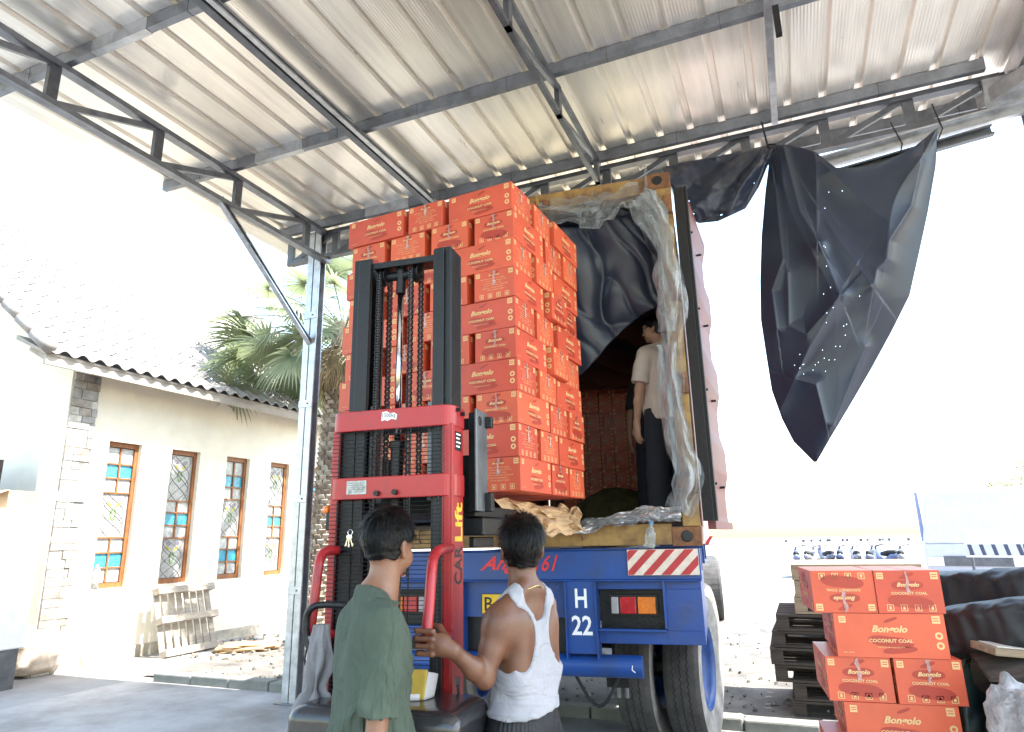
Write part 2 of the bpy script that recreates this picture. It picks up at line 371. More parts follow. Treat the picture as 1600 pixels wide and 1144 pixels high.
# right door, swung right back along the side wall
dp = bpy.data.objects.new('door', None); col.objects.link(dp); dp.parent = ct; dp.location = (.05,.02,0); dp.rotation_euler = (0,0,math.radians(-7)); dp['label'] = 'right door leaf swung fully open, sunlit pale inner face'
DW = 1.14; dz0, dz1 = ZB+.15, ZT-.14
pinkw = M('faded_pink_door_paint', (.20,.075,.075), .6, 0, .15, 3, .1, 20)
g = G()
def dface(a, b):
    z = dz0+(dz1-dz0)*b; ph = (z*1.55) % 1.0
    d = .0 if ph < .3 else ((ph-.3)/.2 if ph < .5 else (1 if ph < .8 else 1-(ph-.8)/.2))
    return (.028-.03*d, .10+(DW-.10)*a, z)
g.grid(dface, 2, 120, pinkw); g.grid(lambda a,b: (-.02-.0*a, .10+(DW-.10)*(1-a), dz0+(dz1-dz0)*b), 2, 2, maroon)
vs=[]; 
for j in range(121):
    z = dface(1,j/120); vs += [z, (-.045+z[0]*.9, DW+.0, z[2])]
g.add(vs, [(2*i,2*i+1,2*i+3,2*i+2) for i in range(120)], maroon)
g.box((-.02,.0,dz0),(.03,.10,dz1), maroon)
g.box((-.02,.10,dz1-.0),(.03,DW,dz1+.05), pinkw); g.box((-.02,.10,dz0-.05),(.03,DW,dz0), pinkw)
g.build('door_panel', dp)
g = G(); g.box((.031,.0,dz0),(.055,.05,dz1), darkrub); g.box((-.03,-.03,dz0),(.035,-.002,dz1), darkrub); g.box((.031,.052,dz0+.01),(.04,.10,dz1-.01), galdark)
g.build('rubber_gasket', dp)
g = G()
for i in range(14): g.cyl((.03,.075,dz0+.08+i*.175),(.048,.075,dz0+.08+i*.175),.011,black_p,8)
for z in (dz0+.25,dz0+.9,dz0+1.5,dz0+2.1):
    for a in (.3,.75): g.cyl((.0,a,z),(.04,a,z),.009,black_p,8)
g.build('bolt', dp)

# ---------------------------------------------------------------- boxes
BL, BW, BH = .418, .248, .172
def carton_mesh(name, topprint=False, worn=0):
    g = G(); e = .0012
    g.box((-BL/2,-BW/2,0),(BL/2,BW/2,BH), redbox)
    ink = cream_ink
    def sq(o, xd, s, filled=True):
        o = Vector(o); xd = Vector(xd); z = Vector((0,0,1))
        if filled: g.add([o-xd*s/2-z*s/2,o+xd*s/2-z*s/2,o+xd*s/2+z*s/2,o-xd*s/2+z*s/2],[(0,1,2,3)],ink)
        else:
            t = s*.1
            for a,b,c,d in ((-.5,.5,-.5,-.4),(-.5,.5,.4,.5),(-.5,-.4,-.4,.4),(.4,.5,-.4,.4)):
                g.add([o+xd*a*s+z*c*s,o+xd*b*s+z*c*s,o+xd*b*s+z*d*s,o+xd*a*s+z*d*s],[(0,1,2,3)],ink)
            g.add([o-xd*s*.2-z*s*.25,o+xd*s*.2-z*s*.25,o+xd*s*.12+z*s*.25,o-xd*s*.12+z*s*.25],[(0,1,2,3)],ink)
    def sqd(o, xd, s, nrm):
        sq(o, xd, s); o = Vector(o)+Vector(nrm)*.0006
        for k in (-.2,.12): 
            g.add([o-Vector(xd)*s*.35+Vector((0,0,s*k)),o+Vector(xd)*s*.35+Vector((0,0,s*k)),o+Vector(xd)*s*.35+Vector((0,0,s*(k+.12))),o-Vector(xd)*s*.35+Vector((0,0,s*(k+.12)))],[(0,1,2,3)],redbox)
    def disc(o, xd, r, mat, n=18, sz=1., flat=1.):
        o = Vector(o); g.add([o+Vector(xd)*math.cos(2*PI*k/n)*r*flat+Vector((0,0,math.sin(2*PI*k/n)*r*sz)) for k in range(n)], [tuple(range(n))], mat)
    def blob(o, xd, w, h, mat, k=.35, rot=0):
        o = Vector(o); N = 30; pts = []
        for i in range(N):
            a = 2*PI*i/N; r = 1-k*math.cos(2*a+PI)*0 - k*abs(math.sin(a))**3*(1 if math.sin(a)<0 else .4)
            X = math.cos(a)*w/2*r; Z = math.sin(a)*h/2*(.75+.35*abs(math.cos(a))); X, Z = X*math.cos(rot)-Z*math.sin(rot), X*math.sin(rot)+Z*math.cos(rot)
            pts.append(o+Vector(xd)*X+Vector((0,0,Z)))
        g.add([o]+pts, [(0,1+i,1+(i+1)%N) for i in range(N)], mat)
    for s in (-1, 1):   # long faces
        y = s*(BW/2+e); xd = (-s,0,0); X = lambda a: -s*a; nr = (0,s,0); z2 = s*.0006
        blob((X(.01),y,.148), xd, .055, .014, darkred, .3, .35)
        blob((X(.0),y,.062), xd, .17, .05, darkred, .3, -.1)
        blob((X(.03),y,.03), xd, .13, .03, darkred, .3, .1)
        g.text('Bongolo', (X(0),y+z2,.108), xd, (0,0,1), .036, ink, w=.135, shear=.35, bold=.035)
        g.text('COCONUT COAL', (X(0),y+z2,.066), xd, (0,0,1), .014, ink, w=.165, bold=.03)
        g.text('PREMIUM QUALITY', (X(0),y+z2,.040), xd, (0,0,1), .006, ink, w=.10)
        sqd((X(-.175),y,.148), xd, .027, nr); sqd((X(.178),y,.150), xd, .030, nr)
        for z in (.088,.050): disc((X(.180),y,z), xd, .0145, ink); disc((X(.180),y+z2,z), xd, .007, redbox)
        g.text('NET 10 KG', (X(-.165),y,.018), xd, (0,0,1), .006, ink)
    for s in (-1, 1):   # short faces
        x = s*(BL/2+e); xd = (0,s,0); Y = lambda a: s*a; nr = (s,0,0); z2 = s*.0006
        sqd((x,Y(-.102),.150), xd, .026, nr); sqd((x,Y(.102),.150), xd, .028, nr)
        if s < 0:
            blob((x,0,.150), xd, .06, .018, darkred, .3, .35); blob((x,Y(-.002),.112), xd, .12, .044, darkred)
            blob((x,Y(.0),.045), xd, .17, .06, darkred, .3, -.1)
            g.text('Bongolo', (x+z2,0,.112), xd, (0,0,1), .022, ink, w=.085, shear=.35, bold=.035)
            g.text('COCONUT COAL', (x+z2,0,.080), xd, (0,0,1), .011, ink, w=.135, bold=.03)
        else:
            blob((x,0,.150), xd, .06, .018, darkred, .3, .35)
            g.text('Bongolo', (x+z2,0,.142), xd, (0,0,1), .014, ink, w=.07, shear=.35, bold=.03)
            for k, t in enumerate(('NATURAL COCONUT SHELL','CHARCOAL BRIQUETTES','LONG BURNING TIME','LOW ASH NO ODOUR','KEEP DRY STORE AWAY','FROM DIRECT HEAT')):
                g.text(t, (x,Y(.01*((k%2)*2-1)),.122-k*.0135), xd, (0,0,1), .0062, ink, w=.15-.02*(k%3))
        for k in range(4): sq((x,Y(-.078+k*.052),.022), xd, .026, False)
        # clear tape with crinkles
        w = .007
        pts = []; 
        for k in range(9):
            z = BH-.002-k*.011; ww = w*(.6+.7*random.random()); pts += [(x+s*(.0012+.0016*random.random()),Y(-ww+random.uniform(-.006,.006)),z),(x+s*(.0012+.0016*random.random()),Y(ww+random.uniform(-.006,.006)),z)]
        g.add(pts,[(2*k,2*k+1,2*k+3,2*k+2) for k in range(8)], tape)
    # top flaps seam
    g.add([(-BL/2,-.003,BH+.0006),(BL/2,-.003,BH+.0006),(BL/2,.003,BH+.0006),(-BL/2,.003,BH+.0006)],[(0,1,2,3)],darkred)
    me = bpy.data.meshes.new(name); me.from_pydata(g.v,[],g.f)
    for m in g.mats: me.materials.append(m)
    me.polygons.foreach_set('material_index', g.mi); me.update(); return me
CM = [carton_mesh('carton_mesh') for _ in range(3)]
def carton(loc, rz, label, group, flip=0, mesh=None, tilt=(0,0)):
    o = bpy.data.objects.new('carton', mesh or random.choice(CM)); col.objects.link(o)
    M_ = Matrix.Translation(Vector(loc)) @ Matrix.Rotation(rz,4,'Z') @ Matrix.Rotation(tilt[0],4,'X') @ Matrix.Rotation(tilt[1],4,'Y')
    if flip: M_ = M_ @ Matrix.Translation((0,0,BH)) @ Matrix.Rotation(PI,4,'X')
    o.matrix_world = M_; return tag(o, label, 'carton', group)
ORD = ['top','second','third','fourth','fifth','sixth','seventh','eighth','ninth','bottom']
NL = 10; SZ0 = 1.735; LH = (PD(800,282,3.4).z-SZ0)/NL
GS = 'cartons stacked on the raised forks'
def sw(u, v, z): return S.W(u, v, z)
for L in range(NL):
    z = SZ0+(NL-1-L)*LH; rown = ORD[L]; sh = -.045*(L/9)**1.5
    jit = lambda a=.005: random.uniform(-a, a)
    def put(u, v, rot, lab, fl=0):
        carton(sw(u+jit(.004), v+jit(), z), S.rz+rot+jit(.015), lab, GS, fl)
    if L % 2 == 0:
        put(-BL/2, BW/2, 0, f'long-faced red carton at the right front corner, {rown} layer of the lifted stack')
        put(-.455-BW/2, BL/2, PI/2*(1 if L%4 else -1)+(PI if L%4 else 0)*0, f'end-on red carton mid-front in the {rown} layer of the lifted stack')
        put(-.74-BL/2+sh, BW/2-.01, 0, f'long-faced red carton at the left front end, {rown} layer of the lifted stack')
        pu = (.004 if L in (2,6) else 0)
        put(-BL/2+pu, BW+.05+BW/2, 0, f'second red carton back on the right side, {rown} layer of the lifted stack')
        put(-BW/2+.012*(L==0 or L==4), BW*2+.08+BL/2, PI/2, f'rearmost red carton on the right side, {rown} layer of the lifted stack', 0)
    else:
        for k in range(4):
            off = -(k*(BW+.045))-BW/2+(sh if k==3 else 0)
            put(off, BL/2, PI/2 if (k+L)%3 else -PI/2, f"end-on red carton {['at the right corner','second from right','third from right','leftmost'][k]} on the front, {rown} layer of the lifted stack")
        a = .03*(L in (3,5))
        put(-BL/2+a, BL+.04+BW/2, 0 if L%3 else PI, f'end-on red carton mid right side, {rown} layer of the lifted stack')
        put(-BL/2+jit(.014), BL+.07+BW*1.5, 0 if L%4==1 else PI, f'rearmost end-on red carton on the right side, {rown} layer of the lifted stack')
# closing rows behind (seen through the gaps)
for L in range(NL):
    z = SZ0+(NL-1-L)*LH
    for k in range(2):
        carton(sw(-.64-k*.43, BL+.06+BW/2, z), S.rz, f"inner red carton {['right','left'][k]} behind the front gaps, {ORD[L]} layer of the lifted stack", GS)
# cartons already loaded deep in the container, standing on their long sides
GI = 'cartons stacked deep inside the container'
cw_, ch_ = BH+.006, BW+.004
rows = 9
NTH = ['first','second','third','fourth','fifth','sixth','seventh','eighth','ninth']
for r in range(rows):
    for c in range(9):
        v = 4.55+random.uniform(-.012,.012)
        p = K.W(-.20-c*cw_-cw_/2, v, FL+r*ch_+BW/2+.0)
        o = bpy.data.objects.new('carton', CM[(r+c)%3]); col.objects.link(o)
        o.matrix_world = Matrix.Translation(p) @ Matrix.Rotation(K.rz-PI/2+PI*((r*c)%2),4,'Z') @ Matrix.Rotation(PI/2,4,'X') @ Matrix.Translation((0,0,-BH/2))
        tag(o, f"shaded upright carton deep in the container, {NTH[r]} from the floor, {NTH[c]} from the right", 'carton', GI)
# foreground pile, lower right
P_ = Frame(PD(1467,890,3.4), hor(1117)); zt0 = PD(1467,890,3.4).z
GP = 'cartons piled at the lower right'
lay = [
 [(-.125,'S',1,'right red carton in the top row of the lower right pile'),(-.38,'S',2,'upside-down red carton left in the top row of the lower right pile')],
 [(-.222,'L',0,'wide red carton reading coconut coal in the second row of the lower right pile')],
 [(-.105,'S',1,'right red carton of the pair in the third row of the lower right pile'),(-.358,'S',1,'left red carton of the pair in the third row of the lower right pile')],
 [(-.225,'L',0,'wide red carton in the fourth row of the lower right pile, cut by the frame')],
 [(-.11,'S',1,''),(-.375,'S',1,'')],[(-.20,'L',0,'')],[(-.11,'S',1,''),(-.375,'S',1,'')],[(-.2,'L',0,'')]]
for r, row in enumerate(lay):
    z = zt0-(r+1)*(BH+.002)
    if z < 0: break
    for (u, k, fl, lab) in row:
        v = (BW if k=='L' else BL)/2+random.uniform(-.006,.012)
        lab = lab or f"{'right' if u>-.2 else 'left'} red carton below the frame, {ORD[r]} row of the lower right pile"
        carton(P_.W(u,v,z), P_.rz+(0 if k=='L' else PI/2)+random.uniform(-.02,.02), lab, GP, 1 if fl==2 else 0)
    if row[0][1]=='L': carton(P_.W(-.2,BW*1.5+.02,z), P_.rz, f'red carton behind the wide one, {ORD[r]} row of the lower right pile', GP)
base_z = zt0-8*(BH+.002)
# ---------------------------------------------------------------- liner, film, paper
navy = M('dark_plastic_sheet', (.022,.029,.052), .36, 0, .05, 3, 0, 6, coat=.1)
foil = M('dull_silver_foil', (.5,.5,.5), .3, .7, .2, 12, .6, 30)
def filmmat():
    m = bpy.data.materials.new('clear_plastic_film'); m.use_nodes = True; n = m.node_tree.nodes; l = m.node_tree.links; b = n['Principled BSDF']
    b.inputs['Base Color'].default_value = (.55,.58,.6,1); b.inputs['Roughness'].default_value = .05; b.inputs['Specular IOR Level'].default_value = 1.
    tr = n.new('ShaderNodeBsdfTransparent'); tr.inputs[0].default_value = (.93,.95,.96,1); mx = n.new('ShaderNodeMixShader')
    lw = n.new('ShaderNodeLayerWeight'); lw.inputs[0].default_value = .30; mr = n.new('ShaderNodeMapRange'); mr.inputs['To Min'].default_value = .07; mr.inputs['To Max'].default_value = .7
    l.new(lw.outputs['Facing'], mr.inputs['Value']); l.new(mr.outputs[0], mx.inputs[0]); l.new(tr.outputs[0], mx.inputs[1]); l.new(b.outputs[0], mx.inputs[2])
    l.new(mx.outputs[0], n['Material Output'].inputs[0])
    tc = n.new('ShaderNodeTexCoord'); nn = n.new('ShaderNodeTexNoise'); nn.inputs['Scale'].default_value = 11; nn.inputs['Detail'].default_value = 1.5; nn.inputs['Distortion'].default_value = .6
    bp = n.new('ShaderNodeBump'); bp.inputs['Strength'].default_value = .9; bp.inputs['Distance'].default_value = .03
    l.new(tc.outputs['Object'], nn.inputs[0]); l.new(nn.outputs[0], bp.inputs['Height']); l.new(bp.outputs[0], b.inputs['Normal'])
    return m
film = filmmat()
def ridge(x): return 1-abs(2*(x-math.floor(x))-1)
# dark sheet: hangs from the header and sags back under the roof
lin = thing('container_liner', 'dark navy plastic sheet hung under the roof and walls inside the container', 'liner', K.o, K.rz)
def sag(a, b):
    u = -2.36+2.28*a; v = .10+4.3*b
    z = 3.84-.10*b-.36*math.sin(min(1,b*1.15)*PI/2)**1.3*(.75+.25*math.sin(a*PI))
    f = ridge(a*1.9-b*1.3+.5*nz((a*1.5,b*1.5,0)))**2*.10+.03*ridge(a*4.3-b*2.8+.8*nz((a*2,b*2,5)))**4
    e = min(1,b*8)
    z += f*e - .04*(1-e)*abs(math.sin(a*9))
    return (u, v, z)
g = G(); g.grid(sag, 110, 110, navy); g.build('ceiling_sheet', lin, smooth=True, sol=.002)
g = G(); g.grid(lambda a,b: (-.09-.02*ridge(a*7+.4*b)-.02*fbm((a*4,b*3,1),2), .25+4.3*a, FL+.01+2.3*b), 90, 60, navy); g.build('wall_sheet', lin, smooth=True, sol=.002)
g = G(); g.grid(lambda a,b: (-CW+.09+.03*ridge(a*6+.4*b), .2+4.3*a, FL+.01+2.3*b), 60, 30, navy); g.build('wall_sheet', lin, smooth=True, sol=.002)
g = G()   # hanging flap on the right of the opening
def flap(a, b):
    u = -.95+.86*a; z = 3.84-.05*math.sin(a*8)-b*(1.22-.66*a); 
    return (u+.10*b*a, .12+.25*b+.07*ridge(a*2.1-b*.7+.5*nz((a*2,b*2,1)))**2+.02*ridge(a*5.1-b*1.9+.8*nz((a*2,b*2,4)))**4, z)
g.grid(flap, 70, 60, navy); g.build('hanging_flap', lin, smooth=True, sol=.002)
# clear film gathered along the right jamb, header and sill
fm = thing('plastic_film', 'crumpled clear plastic film bunched round the container opening', 'plastic film', K.o, K.rz)
def strip(px, wid, name, seed, v0=.0, nb=150, na=26, amp=.045, mat=film):
    P = [K.fp(x,y,v0) for x, y in px]; n = len(P)-1
    def fn(a, b):
        t = b*n; i = min(int(t), n-1); f = t-i; u = P[i][0]*(1-f)+P[i+1][0]*f; z = P[i][1]*(1-f)+P[i+1][1]*f
        dx = P[i+1][0]-P[i][0]; dz = P[i+1][1]-P[i][1]; L = math.hypot(dx,dz); nx, nz_ = dz/L, -dx/L
        w = wid*(.7+.5*nz((b*7,seed,0)))*(a-.5)
        wob = .03*nz((b*4,a*1.3,seed))
        q = (b*n*.9+seed, a*3, seed)
        d = amp*(1.2*ridge(a*1.2+.7*nz(q,.45))+.5*ridge(b*3.5+a*1.2+.8*nz(q,.7))+.22*ridge(a*2.5-b*5+.7*nz(q,1)))
        return (u+nx*(w)+wob, v0-.02-d+.05*a, z+nz_*w+.01*nz(q,5))
    g = G(); g.grid(fn, na, nb, mat); return g.build(name, fm, smooth=False, sol=.0008)
strip([(1000,312),(1022,345),(1038,390),(1048,440),(1052,500),(1047,560),(1048,640),(1062,700),(1077,740),(1074,770),(1060,800)], .25, 'jamb_film', 1, .0, amp=.05)
strip([(1000,308),(1026,334),(1040,380),(1046,470),(1044,520)], .20, 'jamb_film', 5, -.02, 90, amp=.05)
strip([(1044,540),(1048,600),(1060,680),(1072,740),(1064,798)], .18, 'jamb_film', 11, -.02, 90, amp=.05)
strip([(842,336),(880,332),(912,330),(925,340),(950,325),(975,312),(1000,306)], .26, 'header_film', 3, .02, 110)
strip([(1064,800),(1040,802),(1010,800),(985,806),(950,815),(910,824),(860,830)], .10, 'sill_film', 9, -.02, 110, amp=.03, mat=foil)
strip([(1064,806),(1030,806),(1000,808),(960,816)], .10, 'sill_film', 19, -.03, 80, amp=.03)
g = G()
for x, y0_, y1_ in ((925,300,332),(1008,258,310)):
    a = K.fp(x,y0_,-.01); b_ = K.fp(x+2,y1_,-.02); g = G(); g.bar((a[0],-.012,a[1]),(b_[0],-.02,b_[1]),.02,.002,film,up=(0,1,0)); g.build('tie_strip', fm)
# foil sheet hanging over sill
# kraft paper
def crumple(name, px, D0, label, seed, amp=.06):
    pass
kp = thing('kraft_paper', 'torn brown kraft paper crumpled under the lifted carton stack', 'paper', K.o, K.rz)
u0, z0_ = K.fp(838,832,-.25); u1, _ = K.fp(912,826,-.25)
KI = (Matrix.Translation((K.o.x,K.o.y,0)) @ Matrix.Rotation(K.rz,4,'Z')).inverted()
def kpf(a, b):
    ta = (768+118*a, 776+20*a); bt_ = (826+90*a, 838-10*a); x = ta[0]*(1-b)+bt_[0]*b; y = ta[1]*(1-b)+bt_[1]*b
    q = (a*3,b*3,2); D = 3.32+.80*a-.06*b+.10*ridge(a*2.3+b*.9+.7*nz(q))+.06*ridge(b*2.7-a*1.2+nz(q,1.5))
    return KI @ PD(x+5*nz((b*4,3,1)), y+5*nz((a*7,1,4))+6*ridge(a*3+.3)*b, D)
g = G(); g.grid(kpf, 30, 20, kraft); g.build('sheet', kp, sol=.001)
def kpf2(a, b):
    x = 862+48*a-8*b; y = 826-(30+16*ridge(a*1.6+.1))*(1-b)*(.55+.45*math.sin(a*PI)); return KI @ PD(x, y, 4.05+.22*a-.12*b+.09*ridge(a*3+b*1.4+.5*nz((a*3,b*3,8))))
g = G(); g.grid(kpf2, 14, 12, kraft); g.build('folded_corner', kp, sol=.001)
# bottle lying in the sill notch
pet = M('clear_bottle_plastic', (.75,.85,.9), .08, 0, .05, 5, trans=.85)
bu, bz = K.fp(1014,845,-.06)
bt = thing('plastic_bottle', 'small clear plastic bottle wedged on the yellow container sill', 'bottle', K.W(bu,-.07,1.425), K.rz)
g = G(); g.lathe((0,0,0),(.15,0,1),[(0,0),(.032,.0),(.036,.01),(.033,.03),(.036,.05),(.033,.07),(.035,.09),(.022,.115),(.012,.13),(.012,.142)], pet, 18); g.build('body', bt, smooth=True)
g = G(); g.lathe((.021,0,.141),(.15,0,1),[(0,.016),(.014,.016),(.015,0),(0,0)], M('blue_cap',(.1,.3,.6),.4), 14); g.build('cap', bt)
# paper notice inside
nu_, nz__ = K.fp(978,576,4.45)
g = G(); g.box((-.13,-.004,-.09),(.13,0,.09), M('white_paper',(.5,.5,.52),.7,0,.06,5)); 
ink = M('blue_marker_ink',(.02,.03,.15),.6)
g.text('4', (0,-.006,.05),(1,0,0),(0,0,1),.045,ink); g.text('CM', (-.06,-.006,-.03),(1,0,0),(0,0,1),.06,ink,shear=.2); g.text('Box', (.06,-.006,-.03),(1,0,0),(0,0,1),.03,ink,shear=.3)
no = g.build('paper_notice'); no.location = K.W(nu_,4.42,nz__); no.rotation_euler = (0,0,K.rz); tag(no,'pale handwritten paper notice on the cartons inside the container','notice')
# yellow-brown sack on the container floor
g = G(); su, sz_ = K.fp(962,790,3.2)
g.grid(lambda a,b: (math.cos(a*2*PI)*.55*math.sin(b*PI/2)*(1+.15*nz((a*4,b*3,1))), math.sin(a*2*PI)*.35*math.sin(b*PI/2), .42*math.cos(b*PI/2)**1.2+.03*nz((a*9,b*6,2))), 30, 14, M('olive_sack',(.10,.085,.035),.9,0,.3,8,.5,40))
so = g.build('sack', smooth=True); so.location = K.W(su,3.2,FL); so.rotation_euler=(0,0,K.rz); tag(so,'olive brown sack slumped on the container floor before the cartons','sack')

# ================================================================ trailer
tr = thing('container_trailer', 'blue container trailer with striped hazard boards and dual wheels', 'trailer', K.o, K.rz)
dblue = blue_p
g = G(); g.box((-CW+.0,-.06,1.235),(-.02,.10,1.415), blue_p); g.box((-CW,-.075,1.225),(-.02,-.055,1.235), blue_p); g.box((-CW,-.075,1.415),(-.40,.1,1.424), blue_p)
g.build('rear_beam', tr, bevel=.006)
hz_r = M('hazard_red', (.45,.03,.035), .5, 0, .12, 20, .1, 60); hz_w = M('hazard_cream', (.72,.62,.53), .55, 0, .1, 20)
def hazard(uA, uB, zA, zB, cut, s):
    g = G(); g.box((uA,-.083,zA),(uB,-.066,zB), hz_w)
    # diagonal stripes clipped to the board
    from mathutils.geometry import intersect_line_line_2d
    def clip(poly, ax, lim, sgn):
        out = []
        for i in range(len(poly)):
            p, q = poly[i], poly[(i+1)%len(poly)]; ip = sgn*(p[ax]-lim) <= 0; iq = sgn*(q[ax]-lim) <= 0
            if ip: out.append(p)
            if ip != iq:
                t = (lim-p[ax])/(q[ax]-p[ax]); out.append((p[0]+(q[0]-p[0])*t, p[1]+(q[1]-p[1])*t))
        return out
    for k in range(-6, 12):
        a = uA-.10+k*.112; poly = [(a,zA-.3),(a+.056,zA-.3),(a+.056+s*.6,zA+.3),(a+s*.6,zA+.3)]
        for ax, lim, sg in ((0,uA+.002,-1),(0,uB-.002,1),(1,zA+.002,-1),(1,zB-.002,1)):
            poly = clip(poly, ax, lim, sg)
            if len(poly) < 3: break
        if len(poly) >= 3: g.add([(x,-.0845,z) for x, z in poly], [tuple(range(len(poly)))], hz_r)
    return g.build('hazard_board', tr)
hazard(-.46,-.03,1.262,1.415,0,1); hazard(-CW+.03,-CW+.46,1.262,1.415,0,-1)
g = G(); g.box((-.03,-.05,.86),(-.022,.55,1.235), blue_p)
# lamp housings, mirrored
red_l = M('red_lamp_lens',(.45,.012,.02),.25,0,.15,30,coat=.5); amb_l = M('amber_lamp_lens',(.75,.19,.01),.25,0,.15,30,coat=.5); clr_l = M('grey_lamp_lens',(.35,.33,.34),.2,0,.15,30,coat=.5)
for s in (1,-1):
    mu = (lambda u: u) if s == 1 else (lambda u: -CW-u)
    def B(a, b, mat, gg): 
        x0_, x1_ = sorted((mu(a[0]), mu(b[0]))); gg.box((x0_,a[1],a[2]),(x1_,b[1],b[2]), mat)
    g = G()
    B((-.67,-.02,1.175),(-.03,.06,1.236), blue_p, g); B((-.67,-.02,.855),(-.03,.06,.935), blue_p, g); B((-.25,-.02,.934),(-.03,.06,1.176), blue_p, g)
    B((-.67,.055,.934),(-.24,.065,1.176), black_p, g); B((-.26,-.07,.95),(-.245,-.021,1.236), blue_p, g); B((-.67,-.07,.932),(-.25,-.021,.945), blue_p, g)
    B((-.045,.061,.86),(-.03,.9,1.24), blue_p, g)
    g.build('lamp_housing', tr, bevel=.003)
    lc = G(); B((-.60,-.005,1.02),(-.30,.02,1.14), black_p, lc)
    lamp = lc.build('tail_lamp', tr)
    for a, b, mt in ((-.585,-.54,clr_l),(-.53,-.43,red_l),(-.42,-.31,amb_l)):
        l_ = G(); B((a,-.03,1.03),(b,-.006,1.13), mt, l_); l_.build('lens', lamp, bevel=.006)
    c = G(); B((-.865,-.07,.80),(-.675,-.058,1.225), blue_p, c); B((-.87,-.09,.77),(-.862,.05,1.225), blue_p, c); B((-.678,-.09,.77),(-.67,.05,1.225), blue_p, c)
    cc = c.build('bumper_bracket', tr)
    t_ = G(); uc = mu(-.768)
    t_.text('H', (uc,-.0725,1.125),(1,0,0),(0,0,1),.115,white_p,w=.075,bold=.02); t_.text('22', (uc,-.0725,.965),(1,0,0),(0,0,1),.115,white_p,w=.13,bold=.02)
    t_.build('number_marking', tr)
g = G(); g.box((-1.57,.0,1.0),(-.875,.04,1.225), blue_p); g.box((-1.57,.05,.75),(-.88,.3,1.0), black_p); g.build('centre_panel', tr)
yel = M('yellow_plate', (.8,.5,.02), .5, 0, .08, 20)
g = G(); g.box((-1.45,-.012,1.02),(-1.0,-.004,1.145), yel)
for a in ((-1.45,-1.447),(-1.003,-1.0)): g.box((a[0],-.014,1.02),(a[1],-.0125,1.145), black_p)
g.box((-1.446,-.014,1.142),(-1.004,-.0125,1.145), black_p); g.box((-1.446,-.014,1.02),(-1.004,-.0125,1.023), black_p)
g.text('B', (-1.40,-.0135,1.083),(1,0,0),(0,0,1),.085,black_p,bold=.01,align='C'); g.build('licence_plate', tr)
# painted name on the beam
redn = M('red_script_paint', (.75,.03,.04), .45)
g = G(); a = K.fp(750,882,-.062); b_ = K.fp(812,882,-.062); c_ = K.fp(858,880,-.062)
g.text('Ang', ((a[0]+b_[0])/2,-.0625,a[1]-.005),(1,0,.03),(0,0,1),.115,redn,w=b_[0]-a[0]-.0,shear=.5,bold=.025); g.build('painted_name', tr); g = G()
g.text('161', (c_[0]-.02,-.0625,c_[1]),(1,0,.03),(0,0,1),.10,redn,w=.16,shear=.4,bold=.01)
g.build('painted_name', tr)
g = G(); g.cyl((-2.02,-.0,.722),(-.415,-.0,.722),.066,blue_p,28); g.tube([(-.47,-.067,.74),(-.475,-.068,.715),(-.455,-.067,.70)],.004,white_p,5); g.build('bumper_tube', tr, smooth=False, bevel=.004)
# chassis rails + axle + hose
g = G()
for u in (-1.75,-.75): g.box((u,.15,1.12),(u+.14,6.5,1.41), blue_p)
for v in (.4,1.8,3.2,4.6): g.box((-2.4,v,1.2),(-.05,v+.1,1.38), blue_p)
g.build('chassis_rail', tr)
g = G()
for v in (1.2,2.45): g.cyl((-2.3,v,.52),(-.15,v,.52),.07,black_p,14); g.box((-1.8,v-.3,.6),(-1.72,v+.3,.72),black_p); g.box((-.74,v-.3,.6),(-.66,v+.3,.72),black_p)
g.build('axle', tr)
g = G(); pa = [(-.85+.28*t,.05+.02*math.sin(t*6),.66-.18*math.sin(t*PI)) for t in [i/10 for i in range(11)]]; g.tube(pa,.011,darkrub,8)
g.box((-.66,.10,.58),(-.52,.3,.66), black_p)
for u in (-.64,-.59,-.54): g.cyl((u,.12,.52),(u,.12,.62),.014,galdark,8)
g.build('air_hose', tr)
tyre = M('dusty_tyre', (.085,.08,.074), .85, 0, .35, 9, .35, 50, c2=(.03,.03,.03)); tyre_s = M('dusty_sidewall', (.28,.27,.255), .9, 0, .3, 6, .3, 40)
rimb = M('blue_rim', (.02,.075,.27), .4, 0, .2, 8)
